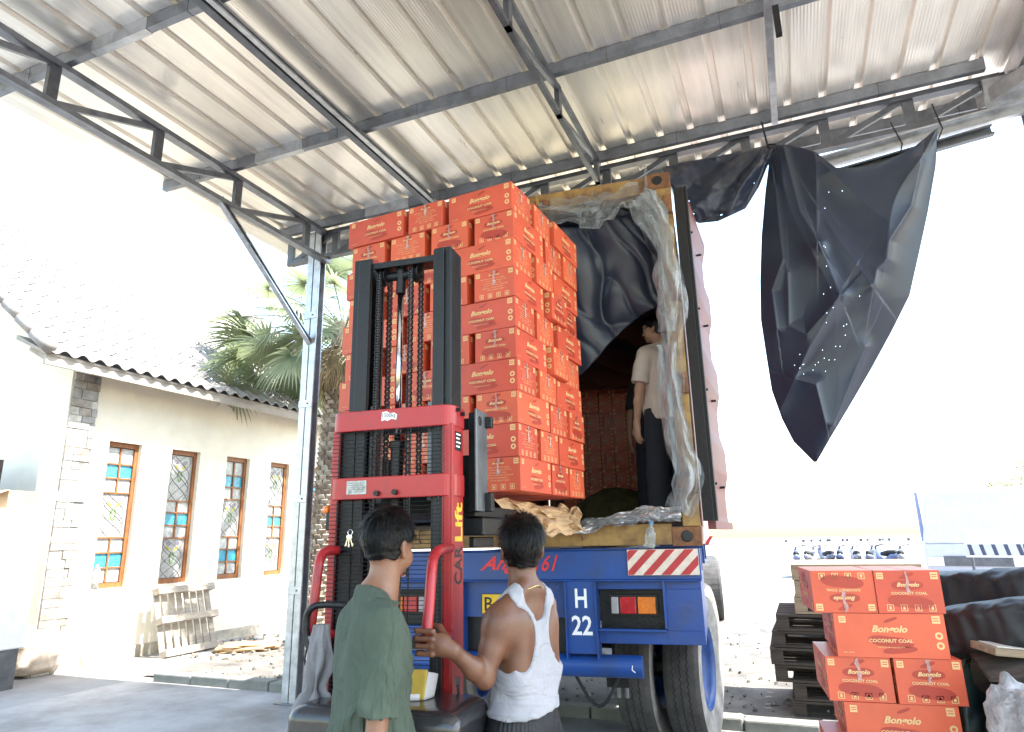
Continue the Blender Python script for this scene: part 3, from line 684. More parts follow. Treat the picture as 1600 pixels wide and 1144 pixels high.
def wheel(u0_, v, w, outer):
    R = .525; s = outer
    c = (u0_+w/2, v, R)
    g = G(); hw = w/2
    prof_t = [(.50,-hw*.97),(.517,-hw*.80)]
    prof_t += [(.525,-hw*.70),(.525,hw*.70)]
    prof_t += [(.517,hw*.80),(.50,hw*.97)]
    g.lathe(c,(1,0,0),prof_t,tyre,72)
    for sg in (-1,1): g.lathe(c,(1,0,0),[(.50,sg*hw*.97),(.47,sg*hw*1.02),(.42,sg*hw*1.02),(.34,sg*hw*.9),(.30,sg*hw*.8)],tyre_s,72)
    for k in range(72):
        a = 2*PI*k/72
        for sg in (-1,1):
            g.box((c[0]+sg*hw*.93-.012,0,0),(c[0]+sg*hw*.93+.012,.001,.001),tyre) if 0 else None
    for q0 in (-.42,-.02,.38):      # zigzag tread grooves cut as narrow dark channels
        pts_ = []
        for k in range(145):
            a = 2*PI*k/144; pts_.append((c[0]+hw*(q0+(.05 if k%2 else -.05)), v+.5235*math.cos(a), .525+.5235*math.sin(a)))
        g.tube(pts_, .0045, darkrub, 4, caps=False)
    t = g.build('tyre', tr, smooth=True)
    t.data.transform(Matrix.Translation((-c[0],-v,0))); t.location = (c[0],v,0); t.rotation_euler = (0,0,math.radians(-9 if outer > 0 else 0))
    g = G(); sg = s
    for q in (-1,1): g.lathe(c,(1,0,0),[(.30,q*hw*.8),(.285,q*hw*.82),(.275,q*hw*.5),(.26,q*hw*.1),(.20,q*hw*.08 if q==-sg else q*hw*-.1),(.13,q*hw*-.1),(.13,q*hw*.25),(.0,q*hw*.3)],rimb,40)
    for k in range(10):
        a = 2*PI*k/10; g.cyl((c[0]+sg*hw*.0,v+.17*math.cos(a),R+.17*math.sin(a)),(c[0]+sg*hw*.2,v+.17*math.cos(a),R+.17*math.sin(a)),.014,galdark,6)
    rm_ = g.build('rim', t, smooth=True); rm_.data.transform(Matrix.Translation((-c[0],-v,0)))
for v in (1.22,2.47):
    wheel(-.29,v,.26,1); wheel(-.63,v,.26,1); wheel(-CW-.0,v,.27,-1); wheel(-CW+.34,v,.27,-1)
# ================================================================ forklift (walkie stacker)
fk = thing('forklift_stacker', 'red and black pallet stacker lifting the carton stack behind a wire guard', 'forklift', F.o, F.rz)
fz = lambda px, py, v=0.: F.fp(px, py, v)[1]
fu = lambda px, py, v=0.: F.fp(px, py, v)[0]
UL = fu(517,650)            # left end of the bands
zb1, zb0 = fz(640,636), fz(640,668)    # upper band
zc1, zc0 = fz(640,742), fz(640,777)    # lower band
def band(z0, z1, name):
    g = G(); r = .05; n = 6; path = [(UL,.14)]
    for k in range(n+1): a = PI+PI/2*k/n; path.append((UL+r+r*math.cos(a), r+r*math.sin(a)))
    for k in range(n+1): a = -PI/2+PI/2*k/n; path.append((-r+r*math.cos(a), r+r*math.sin(a)))
    path.append((0,.14)); t = .008; vs = []; m = len(path)
    cx = UL/2
    for i, (u, v) in enumerate(path):
        du = t if u < UL+r else (-t if u > -r else 0); dv = t if v < r else 0
        vs += [(u,v,z0),(u,v,z1),(u+du,v+dv,z1),(u+du,v+dv,z0)]
    fs = []
    for i in range(m-1):
        a = i*4; b = a+4
        fs += [(a,b,b+1,a+1),(a+1,b+1,b+2,a+2),(a+2,b+2,b+3,a+3),(a+3,b+3,b,a)]
    fs += [(0,1,2,3),((m-1)*4+3,(m-1)*4+2,(m-1)*4+1,(m-1)*4)]
    g.add(vs, fs, red_p); ob = g.build(name, fk, bevel=.004); return ob
band(zb0, zb1, 'upper_band'); band(zc0, zc1, 'lower_band')
# side posts (channel uprights, red)
g = G(); g.box((-.05,.012,.12),(-.0121,.022,zb0+.01), red_p); g.box((-.012,.012,.12),(-.004,.135,zb0+.01), red_p); g.box((-.05,.0221,.12),(-.043,.10,zb0+.01), red_p); g.build('side_post', fk, bevel=.003)
g = G(); g.box((UL+.011,.012,.12),(UL+.045,.022,zb0+.01), red_p); g.box((UL+.008,.012,.12),(UL+.016,.16,zb0+.01), red_p); g.build('side_post', fk, bevel=.003)
# mast rails
zt_r = fz(690,388,.06); 
uR0, uR1 = fu(678,500,.05), fu(704,500,.05); uL0, uL1 = fu(550,520,.05), fu(578,520,.05)
def rail(ua, ub, nm, zt, s):
    g = G(); t = .012
    g.box((ua,.05,.1),(ub,.05+t,zt), black_p); g.box((ub-t if s>0 else ua,.05+t,.1),(ub if s>0 else ua+t,.17,zt), black_p); g.box((ua,.17,.1),(ub,.17+t,zt), black_p)
    w = (ub-ua); g.box((ua+(.0 if s>0 else w*.35),.035,.1),(ub-(w*.35 if s>0 else 0),.0495,zt-.012), black_p)
    g.build('mast_rail', fk, bevel=.003)
rail(uR0,uR1,'r',zt_r,1); rail(uL0,uL1,'l',zt_r-.005,-1)
# inner mast, lower part
for ua in (uL1+.004, uR0-.034):
    g = G(); g.box((ua,.07,zc1-.1),(ua+.02,.16,zb0+.12), galdark); g.build('inner_mast', fk, bevel=.002)
g = G(); g.box((uL1,.055,zt_r-.055),(uR0,.15,zt_r-.035), black_p); g.box((uL1,.05,zt_r-.06),(uR0,.058,zt_r-.03), black_p)
g.build('top_crossbar', fk, bevel=.002)
uc = fu(627,430,.1); zd = fz(627,431,.1)
g = G(); g.cyl((uc,.10,zd-.02),(uc,.10,zt_r-.05),.024,black_p); g.cyl((fu(603,432,.1),.10,zd),(fu(652,430,.1),.10,zd),.021,black_p,20)
g.cyl((uc,.10,zd-.09),(uc,.10,zd-.02),.022,black_p)
for p in (602,653):
    u = fu(p,432,.1); g.lathe((u,.10,zd),(1,0,0),[(0,-.014),(.042,-.014),(.042,-.010),(.034,-.008),(.034,.008),(.042,.010),(.042,.014),(.025,.014),(.022,.006),(.01,.006),(.01,.012),(0,.012)],black_p,28)
g.build('chain_pulley', fk, smooth=False)
g = G(); g.cyl((uc,.10,zb0-.08),(uc,.10,zd-.06),.0145,chrome,24); g.build('lift_rod', fk, smooth=True)
g = G(); g.cyl((uc,.10,.3),(uc,.10,fz(627,693,.1)),.028,black_p,24); g.cyl((uc,.10,fz(627,700,.1)),(uc,.10,fz(627,690,.1)),.036,black_p,24); g.build('lift_cylinder', fk)
# chains
for p, zlow in ((592,zc0-.3),(608,zb0-.2),(642,zc0-.3),(657,zb0-.2)):
    u = fu(p,500,.06 if p in (592,642) else .14); v = .055 if p in (592,642) else .142
    g = G(); z = zlow; k = 0
    while z < zd:
        ww = .0095 if k%2 else .006
        for sx in (-1,1): g.box((u+sx*ww-.0016,v-.008,z),(u+sx*ww+.0016,v+.008,z+.017), black_p)
        g.cyl((u-.011,v,z+.003),(u+.011,v,z+.003),.0045,galdark,6)
        z += .0125; k += 1
    g.build('lift_chain', fk)
# wire guard
wire = black_p
def guard(z0, z1, nm):
    g = G(); z = z0+.008; ua, ub = UL+.02, -.045
    while z < z1-.004:
        g.cyl((ua+random.uniform(-.006,.004),-.006+.0*z,z),(ub+random.uniform(-.003,.006),-.006,z+.001),.0016,wire,5); z += .0165
    for f_ in (.06,.40,.72,.97): 
        u = ua+(ub-ua)*f_; g.cyl((u,-.001,z0),(u,-.001,z1),.003,wire,5)
    u = ub+.008; z = z0
    pts = []
    while z < z1: pts.append((u+(.004 if len(pts)%2 else -.002),-.003,z)); z += .0082
    g.tube(pts,.0022,wire,4)
    g.build('wire_guard', fk)
guard(zc1, zb0, 'a'); guard(.62, zc0, 'b')
# big dark side channels behind the guard
g = G(); g.box((UL+.03,.03,.2),(UL+.105,.05,zb0), black_p); g.build('guard_channel', fk); g = G(); g.box((-.095,.03,.2),(-.052,.045,zb0), M('dark_grey_channel',(.02,.024,.03),.5,0,.2,6)); g.build('guard_channel', fk)
# labels
g = G(); a = F.fp(608,650,-.001); 
pts = [(a[0]-.036,a[1]-.020),(a[0]-.018,a[1]-.016),(a[0]-.008,a[1]-.021),(a[0]+.012,a[1]-.013),(a[0]+.034,a[1]-.018),(a[0]+.037,a[1]+.004),(a[0]+.024,a[1]+.013),(a[0]+.004,a[1]+.012),(a[0]-.012,a[1]+.021),(a[0]-.034,a[1]+.018)]
g.add([(x,-.0012,z) for x,z in pts],[tuple(range(10))], white_p); g.text('1500kg',(a[0],-.002,a[1]+.001),(1,0,-.05),(0,0,1),.022,black_p,w=.062,bold=-.0); g.build('capacity_sticker', fk)
tin = M('worn_tin_plate',(.5,.5,.48),.45,.5,.35,30,.3,80)
g = G(); a = F.fp(557,762,-.001); g.box((a[0]-.046,-.0025,a[1]-.028),(a[0]+.046,-.0005,a[1]+.028), tin)
for k in range(5):
    for q in range(3): g.box((a[0]-.038+q*.027,-.0032,a[1]+.017-k*.009),(a[0]-.038+q*.027+random.uniform(.012,.023),-.0026,a[1]+.019-k*.009), galdark)
g.build('maker_plate', fk)
g = G()
for p in ((590,771),(618,769)): a = F.fp(*p,-.0); g = G(); g.cyl((a[0],-.018,a[1]),(a[0],.0,a[1]),.012,black_p,6); g.build('bolt', fk)
for k, z in enumerate((zb1-.018,zb1-.028)): g = G(); g.cyl((-.002,.05+k*.05,z),(.016,.05+k*.05,z),.009,black_p,6); g.build('bolt', fk)
g = G(); g.box((-.0038,.04,zb0-.10),(-.0030,.11,zb0-.02), black_p)
for k in range(4): g.box((-.0029,.05,zb0-.035-k*.017),(-.0025,.10-.01*(k%2),zb0-.028-k*.017), white_p)
g.build('warning_sticker', fk)
# lettering down the post, reads upwards
ue = -.003; vv = .078
g = G(); a = fz(712,785,.07); b_ = fz(712,846,.07); g.text('Lift',(ue,vv,(a+b_)/2),(0,0,1),(0,-1,0),.085,M('yellow_lettering',(.85,.55,.03),.45),w=abs(a-b_),bold=.03)
a = fz(712,853,.07); b_ = fz(712,914,.07); g.text('CAR',(ue,vv,(a+b_)/2),(0,0,1),(0,-1,0),.085,black_p,w=abs(a-b_),bold=.02)
g.build('lettering', fk)
# lift carriage and forks in front of the mast
g = G(); z0 = fz(745,800,.25); z1 = fz(735,645,.25)
ua_, ub_ = fu(727,700,.2), fu(750,700,.2)
g.box((ua_,.24,z0),(ub_-.012,.27,z1), black_p); g.box((ub_-.012,.16,z0),(ub_,.30,z1), galdark); g.lathe((ub_,.20,z1-.05),(1,0,0),[(0,.004),(.02,.004),(.022,0)],black_p,16)
g.box((UL,.26,z0),(.08,.30,z0+.08), black_p); g.box((UL,.27,z1-.07),(.08,.30,z1-.02), black_p)
g.build('lift_carriage', fk, bevel=.004)
for u in (-.52,-.13):
    g = G(); g.box((u,.30,SZ0-.14),(u+.13,1.35,SZ0-.09), black_p); g.box((u,.27,SZ0-.14),(u+.13,.31,z0+.25), black_p); g.build('fork', fk, bevel=.004)
g = G(); ur = fu(770,810,.4); g.box((-.1,.27,SZ0-.22),(ur,.62,SZ0-.145), black_p); g.box((-.05,.32,SZ0-.27),(ur-.06,.6,SZ0-.225), black_p); g.build('fork_bracket', fk, bevel=.006)
# grab handles
def handle(pts, nm, sheen=red_p, r=.019):
    q = [Vector(p) for p in pts]; out = []
    for i in range(len(q)-1):
        for k in range(8):
            t = k/8; p0 = q[max(i-1,0)]; p1 = q[i]; p2 = q[i+1]; p3 = q[min(i+2,len(q)-1)]
            out.append(.5*((2*p1)+(p2-p0)*t+(2*p0-5*p1+4*p2-p3)*t*t+(3*p1-p0-3*p2+p3)*t**3))
    out.append(q[-1]); g = G(); g.tube(out, r, sheen, 14); return g.build(nm, fk, smooth=True)
def L3(px, py, v): u, z = F.fp(px, py, v); return (u, v, z)
handle([L3(704,856,.01),L3(690,858,-.10),L3(680,866,-.17),L3(675,885,-.24),L3(671,940,-.28),L3(667,990,-.31),L3(668,1004,-.29),L3(680,1003,-.20),L3(702,995,.01)], 'grab_handle')
g = G(); p = L3(702,995,.008); g.tube([p,L3(690,998,-.07)],.021,red_p,14); g.build('handle_stub', fk, smooth=True)
handle([L3(527,860,.01),L3(512,861,-.05),L3(502,868,-.09),L3(498,885,-.12),L3(492,930,-.14),L3(486,980,-.15),L3(487,992,-.13),L3(494,996,-.08),L3(520,990,.01)], 'grab_handle')
handle([L3(540,946,-.16),L3(505,945,-.18),L3(487,950,-.2),L3(479,966,-.2),L3(480,1000,-.2),L3(490,1018,-.2),L3(520,1034,-.16)], 'steering_tiller', black_p, .013)
# amber beacon on left side
a = L3(517,812,.03); g = G(); g.box((a[0]-.02,.02,a[2]-.045),(a[0]+.012,.06,a[2]+.03), black_p); bk = g.build('beacon_bracket', fk, bevel=.004)
a = L3(514,797,.03); g = G(); g.lathe((a[0]-.012,.04,a[2]),(-1,0,.1),[(.0,-.01),(.018,-.01),(.02,.0),(.016,.018),(0,.022)],amb_l,16); g.build('lens', bk, smooth=True)
# battery hood
zh = fz(670,1088,-.12)
def hood(uA, uB, vA, vB, z1, z0, r, name, mat):
    g = G(); prof = [(0,z0),(0,z1-r)]
    n = 6
    vs = []; rings = []
    for k in range(n+1): a = PI/2*k/n; rings.append((r*(1-math.cos(a)), z1-r+r*math.sin(a)))
    rings = [(0,z0)]+rings
    for ins, z in rings:
        c = []; rr = max(.035-ins*.2,.01)
        for (cx, cy, a0) in ((uB-ins-rr,vB-ins-rr,0),(uA+ins+rr,vB-ins-rr,PI/2),(uA+ins+rr,vA+ins+rr,PI),(uB-ins-rr,vA+ins+rr,1.5*PI)):
            for q in range(5): a = a0+PI/2*q/4; c.append((cx+rr*math.cos(a), cy+rr*math.sin(a), z))
        vs += c
    m = 20; R = len(rings)
    fs = [(i*m+k,i*m+(k+1)%m,(i+1)*m+(k+1)%m,(i+1)*m+k) for i in range(R-1) for k in range(m)]+[tuple(range((R-1)*m,R*m))]
    g.add(vs, fs, mat); return g.build(name, fk, smooth=True)
hoodm = M('scuffed_black_hood', (.022,.022,.024), .22, 0, .3, 8, .25, 20, c2=(.05,.05,.05), ramp=(.25,.45), coat=.4)
HA, HB = fu(450,1110,-.33), fu(719,1110,-.33); hood(HA,HB,-.35,-.02,zh,.18,.05,'battery_hood',hoodm)
yc = M('scraped_yellow_edge',(.75,.5,.03),.5,0,.3,25)
g = G()
for k in range(7):
    u = HA-.003; z = zh-.12-.035*k; v = -.3+.05*math.sin(k*2.1); g.add([(u,v,z),(u,v+.07,z+.01),(u,v+.05,z-.025),(u,v-.01,z-.02)],[(0,1,2,3)],yc)
u = HA+.06
for k in range(6):
    uu = u+random.uniform(-.02,.05); z = zh-.08-.04*k; g.add([(uu,-.3515,z),(uu+random.uniform(.02,.05),-.3515,z+.006),(uu+.03,-.3515,z-.012),(uu+.004,-.3515,z-.010)],[(0,1,2,3)],yc)
g.build('paint_chips', fk)
# fork legs & drive wheel (below frame)
g = G()
for u in (UL+.02,-.12): g.box((u,.1,.05),(u+.1,1.3,.14), red_p)
g.build('outrigger', fk, bevel=.005)
g = G(); g.cyl((UL/2-.04,-.2,.11),(UL/2+.04,-.2,.11),.11,darkrub,24); g.build('wheel', fk)
for u in (UL+.03,-.1): g = G(); g.cyl((u,1.2,.05),(u+.07,1.2,.05),.05,darkrub,16); g.build('wheel', fk)
g = G(); p = [L3(715,1070,-.02),L3(718,1095,-.03),L3(727,1120,-.04),L3(735,1150,-.04)]; g.tube(p,.006,black_p,6); g.tube([L3(716,1058,0),L3(716,1072,0)],.009,galdark,6); g.build('cable', fk)
# keys hanging on the guard
a = F.fp(548,832,-.012)
ks = thing('key_bunch', 'bunch of keys hanging on the wire guard of the stacker', 'keys', F.W(a[0],-.012,a[1]), F.rz)
g = G(); g.tube([(.011*math.cos(t),-.004,.011*math.sin(t)) for t in [i*2*PI/14 for i in range(15)]],.0016,chrome,5,caps=False); g.build('ring', ks)
for k, an in enumerate((-.35,-.05,.3)):
    g = G(); d = Vector((math.sin(an),0,-math.cos(an))); q = Vector((math.cos(an),0,math.sin(an))); o = d*.010+Vector((0,-.006-.003*k,0))
    g.lathe(o+d*.009,(0,1,0),[(0,-.001),(.009,-.001),(.009,.001),(0,.001)],chrome,12); g.bar(o+d*.016,o+d*.048,.0045,.002,chrome,up=(0,1,0))
    g.bar(o+d*.036+q*.003,o+d*.046+q*.003,.004,.002,chrome,up=(0,1,0)); g.build('key', ks)
# grey jacket
jm = M('grey_cotton_cloth', (.24,.235,.25), .9, 0, .1, 12, .3, 160)
ju, jz = F.fp(505,985,-.2)
jk = thing('grey_jacket', 'grey cloth jacket hung over the tiller on the left of the stacker', 'jacket', F.W(ju,-.2,jz), F.rz)
def jf(a, b):
    w = .030+.055*b**.8*(1.15 if b>.45 else .8)-(.035*math.exp(-((b-.42)/.08)**2)); th = a*2*PI
    fold = .02*math.sin(a*2*PI*5+3*b+2*nz((b*4,a,1)))*min(1,b*3)+.012*nz((math.cos(th)*3,math.sin(th)*3,b*6))
    z = .02-.50*b; x = -.01-.05*b*b+math.cos(th)*(w+fold)
    return (x, math.sin(th)*(w*.55+fold), z-.03*max(0,math.cos(th*2+1))*(b>.9))
g = G(); g.grid(jf, 90, 60, jm); n0 = 91*60; g.v.append((-.06,0,-.44)); g.f += [(n0+i, n0+i+1, len(g.v)-1) for i in range(90)]; g.mi += [0]*90
g.build('body', jk, smooth=True)
g = G(); g.grid(lambda a,b: (-.055+.02*math.cos(a*2*PI)*(1-.3*b)+.01*math.sin(b*5), .01+.018*math.sin(a*2*PI), -.02-.20*b+.004*math.sin(b*30)), 14, 20, jm); g.build('sleeve', jk, smooth=True)
g = G(); a = [L3(482,1000,-.2),L3(476,1030,-.2),L3(480,1060,-.2),L3(488,1075,-.19)]; g.tube(a,.004,black_p,6); g.build('control_cable', fk, smooth=True)
# yellow carton on the hood
yp, yz_ = F.fp(648,1088,-.15)
pk = thing('yellow_packet', 'open yellow and white paper packet standing on the black battery hood', 'packet', F.W(yp,-.17,zh+.002), F.rz+.3)
py_ = M('yellow_card',(.72,.52,.10),.55,0,.15,12); pw = M('white_card',(.72,.72,.76),.6,0,.06,12)
g = G()
def pf(a,b): t = .5*a; return (-.055+.10*a+.01*b, -.03+.012*math.sin(a*PI)+.012*b, .095*b)
g.grid(pf,10,8,py_); g.box((-.055,-.034,.0),(.03,-.0315,.02),pw); g.build('front_face', pk, smooth=True, sol=.001)
g = G(); g.grid(lambda a,b:(.045+.012*b+.03*math.sin(a*PI*.6), -.03+.07*a+.012*b, .088*b*(1-.25*a)),10,8,pw); g.build('side_flap', pk, smooth=True, sol=.001)
# ================================================================ black tarpaulin hanging from the eave
tm = M('black_tarpaulin', (.018,.026,.050), .32, 0, .06, 2.5, 0, 4, spec=.5)
tp = thing('black_tarpaulin', 'torn black plastic tarpaulin hanging in a long point from the canopy eave', 'tarpaulin', (.5,5.2,4.5))
def lerp_tab(tab, t):
    t = max(0,min(1,t)); n = len(tab)-1; i = min(int(t*n), n-1); f = t*n-i
    f2 = f
    return tuple(tab[i][k]*(1-f2)+tab[i+1][k]*f2 for k in range(len(tab[0])))
Ltab = [(1205,228),(1196,300),(1190,370),(1188,440),(1189,500),(1198,560),(1206,610),(1222,655),(1240,690),(1272,722)]
Rtab = [(1465,200),(1462,260),(1450,330),(1436,395),(1421,462),(1392,520),(1362,575),(1330,630),(1300,680),(1276,722)]
TY = 5.25
def topc(s):
    tab = [(1205,228),(1228,226),(1258,232),(1275,238),(1290,250),(1306,262),(1335,262),(1370,256),(1400,244),(1425,232),(1445,216),(1465,200)]
    return lerp_tab(tab, s)
CREASES = [[(1280,327),(1322,392),(1360,444)],[(1280,380),(1300,430),(1312,461)],[(1312,461),(1265,542),(1219,642)],[(1211,292),(1223,405),(1206,454),(1214,513)],[(1231,425),(1233,508),(1260,522),(1312,463)],[(1439,253),(1424,322),(1390,376),(1387,405),(1370,420),(1365,449)],[(1275,253),(1277,376)],[(1351,542),(1302,664)],[(1225,232),(1250,330),(1280,380)],[(1240,590),(1275,600),(1290,660)]]
def tarpf(s, t):
    L = lerp_tab(Ltab,t); R = lerp_tab(Rtab,t); x = L[0]*(1-s)+R[0]*s; y = L[1]*(1-s)+R[1]*s
    tx, ty = topc(s); sx_ = 1205*(1-s)+1465*s; sy_ = 228*(1-s)+200*s; w = (1-t)**5
    x += (tx-sx_)*w; y += (ty-sy_)*w
    # fold field: radiating creases from the two tie points
    a1 = math.atan2(x-1205, y-215+30); a2 = math.atan2(1468-x, y-185)
    rr = min(1,(y-215)/80 if y>215 else 0)
    q = (x/120, y/160, 0)
    d = .05*ridge(a1*1.5+.35*nz(q,.8)+.15)**2*(1-s)*rr+.05*ridge(a2*1.4+.4*nz(q,.8,3))**2*s+.05*nz(q,.7,2)
    for k_, ln_ in enumerate(CREASES):
        best = 1e9; sg = 1
        for (x1_,y1_),(x2_,y2_) in zip(ln_, ln_[1:]):
            ex, ey = x2_-x1_, y2_-y1_; tt = max(0,min(1,((x-x1_)*ex+(y-y1_)*ey)/(ex*ex+ey*ey))); dd = math.hypot(x-x1_-ex*tt, y-y1_-ey*tt)
            if dd < best: best = dd; sg = 1 if (x-x1_)*ey-(y-y1_)*ex > 0 else -1
        d += (.045 if k_%2 else .035)*math.exp(-best/(9 if sg > 0 else 24))
    bow = .16*math.sin(s*PI)*(1-t)
    p = ony(x, y, TY-d-bow+.1); return p-tp.location
holes = set()
HN = (210, 300)
for cx, cy, n_ in ((.42,.30,3),(.45,.42,5),(.40,.62,8),(.52,.60,8),(.60,.47,4),(.38,.12,3)):
    for _ in range(n_): holes.add((round((cx+rng.normal(0,.07))*HN[0]), round((cy+rng.normal(0,.045))*HN[1])))
g = G(); g.grid(tarpf, HN[0], HN[1], tm, skip=lambda a,b: (round(a*HN[0]), round(b*HN[1])) in holes)
g.build('hanging_sheet', tp, smooth=True, sol=.0015)
T2 = [(1035,262),(1060,255),(1100,248),(1150,240),(1190,232),(1208,226)]; B2 = [(1050,300),(1068,335),(1092,349),(1122,346),(1165,326),(1186,292),(1198,262),(1208,240)]
def tarp2(s, t):
    a = lerp_tab(T2,s); b = lerp_tab(B2,s); x = a[0]*(1-t)+b[0]*t; y = a[1]*(1-t)+b[1]*t
    an = math.atan2(1210-x, y-205); q = (x/90,y/90,4)
    d = .09*ridge(an*3+.3*fbm(q,1))*(1-s*.6)+.10*math.sin(t*PI)+.03*fbm(q,2.5)
    return ony(x,y,5.28-d)-tp.location
g = G(); g.grid(tarp2, 90, 60, tm, skip=lambda a,b: (round(a*90),round(b*60)) in {(20,40),(61,47),(22,52),(40,55)}); g.build('gathered_sheet', tp, smooth=True, sol=.0015)
g = G(); k = ony(1206,230,5.2)-tp.location
g.tube([k+Vector((-.03,0,.03)),k+Vector((.03,-.03,.0)),k+Vector((.02,.0,-.04)),k+Vector((-.03,-.02,-.0)),k+Vector((-.05,.05,.28))],.008,black_p,6); g.build('tie_cord', tp)

# ================================================================ left building
WX = -8.8
bd = thing('plastered_building', 'cream plastered building with tiled roof and tall stained glass windows', 'building', (WX,8,0))
def bb(g, name, parent=None, **k):
    ob = g.build(name, parent or bd, **k)
    if parent is None: ob.location = -bd.location
    return ob
plaster = M('cream_plaster', (.84,.78,.64), .9, 0, .06, 2.2, .15, 25)
stone = M('grey_cladding_stone', (.34,.33,.31), .85, 0, .3, 5, .5, 25)
wins = [(6.36,6.88),(7.40,7.94),(8.50,9.02),(9.54,10.04),(10.6,11.1)]
WZ0, WZ1 = .95, 2.95
yA, yB, WT = 5.95, 13.0, 4.02
g = G(); edges_ = [yA]+[v for w in wins for v in w]+[yB]
for i in range(0, len(edges_)-1, 2): g.box((WX-.25,edges_[i],0),(WX,edges_[i+1],WT), plaster)
for a, b_ in wins: g.box((WX-.25,a,0),(WX,b_,WZ0), plaster); g.box((WX-.25,a,WZ1),(WX,b_,WT), plaster)
g.box((WX-8,yA,0),(WX-.25,yA+.2,WT), plaster)
bb(g,'wall')
g = G(); g.box((WX,yA+.4,0),(WX+.03,yB,.16), M('plinth_render',(.5,.45,.36),.9,0,.25,5)); bb(g,'plinth')
# stone cladded corner pillar
g = G(); z = 0
while z < 3.78:
    h = random.choice((.09,.11,.14)); 
    for face in (0,):
        a = 0; 
        while a < .36:
            w = min(random.choice((.12,.17,.22,.28)), .37-a); 
            if w < .04: break
            pr = random.uniform(.012,.03)
            mt = random.choice((stone,stone,M('brown_cladding_stone',(.36,.32,.27),.85,0,.3,6,.5,25),M('pale_cladding_stone',(.58,.55,.48),.85,0,.25,6,.5,25)))
            if face == 0: g.box((WX+.0,5.70+a,z),(WX+.06+pr,5.70+a+w-.006,min(3.8,z+h-.006)), mt)
            else: g.box((WX-.36+a,5.70-pr,z),(WX-.36+a+w-.006,5.74,min(3.8,z+h-.006)), mt)
            a += w
    z += h
g.box((WX-.36,5.72,0),(WX+.055,6.07,3.8), stone); g.box((WX-.36,5.68,0),(WX+.05,5.719,3.8), plaster); bb(g,'stone_pillar')
# windows
wfr = M('varnished_teak', (.33,.125,.04), .45, 0, .25, 4, .2, 15, stretch=(8,8,1))
glw = M('textured_white_glass', (.50,.52,.50), .25, 0, .2, 16, .5, 45, coat=.3); glb = M('turquoise_glass', (.06,.42,.60), .2, 0, .25, 18, .5, 40, coat=.4)
glm = M('milky_glass', (.44,.44,.42), .3, 0, .15, 10, .4, 30, coat=.3); lead = M('lead_came', (.12,.12,.12), .5, .3, .2, 9)
grn = M('green_leaf_glass', (.13,.25,.05), .3, 0, .2, 9); ylw = M('yellow_petal_glass', (.62,.52,.08), .3, 0, .2, 9)
for wi, (a, b_) in enumerate(wins):
    g = G(); X0, X1 = WX-.14, WX-.07; t = .055
    g.box((X0,a+.002,WZ0+.002),(X1,a+t,WZ1-.002),wfr); g.box((X0,b_-t,WZ0+.002),(X1,b_-.002,WZ1-.002),wfr); g.box((X0,a+t,WZ0+.002),(X1,b_-t,WZ0+.07),wfr); g.box((X0,a+t,WZ1-.07),(X1,b_-t,WZ1-.002),wfr)
    ya, yb = a+t, b_-t; rowsz = [('c',.20),('b',.17),('c',.17),('m',.52),('c',.17),('b',.17),('c',.17)]
    if wi % 2: rowsz = [('m',.60),('c',.15),('b',.16),('c',.16),('m',.50)]
    tot = sum(r[1] for r in rowsz); avail = WZ1-WZ0-.14; z = WZ1-.07; W = bb(g,'window'); panes = []
    gf = G(); gf.box((X0+.012,ya+.001,WZ0+.071),(X0+.02,yb-.001,WZ1-.071),M('glass_backing',(.2,.2,.19),.6)); gp = {}
    for k, (tp_, h) in enumerate(rowsz):
        h = h*avail/tot; z2_ = z-h
        if k: gf.box((X0+.015,ya,z-.01),(X1-.01,yb,z+.01),wfr)
        if tp_ == 'm':
            gg = gp.setdefault(k,G()); gg.box((X0+.03,ya,z2_+.01),(X0+.038,yb,z-.01),glm)
            # leaded flower
            cy, cz = (ya+yb)/2, z-.28*h; x = X0+.040
            def petal(y0_,z0_,w,hh,an,mt):
                pts=[]; 
                for q in range(10):
                    tt=2*PI*q/10; u=math.cos(tt)*w; v=math.sin(tt)*hh; pts.append((x,y0_+u*math.cos(an)-v*math.sin(an),z0_+u*math.sin(an)+v*math.cos(an)))
                gg.add(pts,[tuple(range(10))],mt)
            for s_ in (-1,1):
                petal(cy+s_*.06,cz,.035,.02,s_*.5,ylw); petal(cy+s_*.09,cz+.03,.025,.018,s_*.9,ylw); petal(cy+s_*.03,cz-.09,.016,.05,s_*.4,grn); petal(cy+s_*.02,cz-.18,.014,.04,-s_*.3,grn)
                petal(cy+s_*.08,cz+.085,.05,.03,s_*.3,M('smoky_glass',(.25,.22,.27),.3))
            for cv in range(5):
                y0_ = ya+(yb-ya)*random.random(); pts=[(x+.002,ya+(yb-ya)*(.5+.42*math.sin(cv*1.7+q*.5)),z2_+.02+(h-.04)*q/10) for q in range(11)]; gg.tube(pts,.0028,lead,4)
        else:
            gf.box((X0+.015,(ya+yb)/2-.012,z2_+.01),(X1-.01,(ya+yb)/2+.012,z-.01),wfr)
            mt = glb if tp_ == 'b' else glw; 
            for y1_,y2_ in ((ya,(ya+yb)/2-.012),((ya+yb)/2+.012,yb)): gg = gp.setdefault((k,y1_),G()); gg.box((X0+.03,y1_,z2_+.01),(X0+.038,y2_,z-.01),mt)
        z = z2_
    gf.build('glazing_bar', W)
    for k_, gg in gp.items(): gg.build('pane', W)
    g = G(); g.box((WX-.249,a+.002,WZ0+.001),(WX-.15,b_-.002,WZ0+.003),plaster); g.box((WX-.24,a+.003,WZ0+.1),(WX-.23,b_-.003,WZ1),black_p); g.build('reveal_back', W)
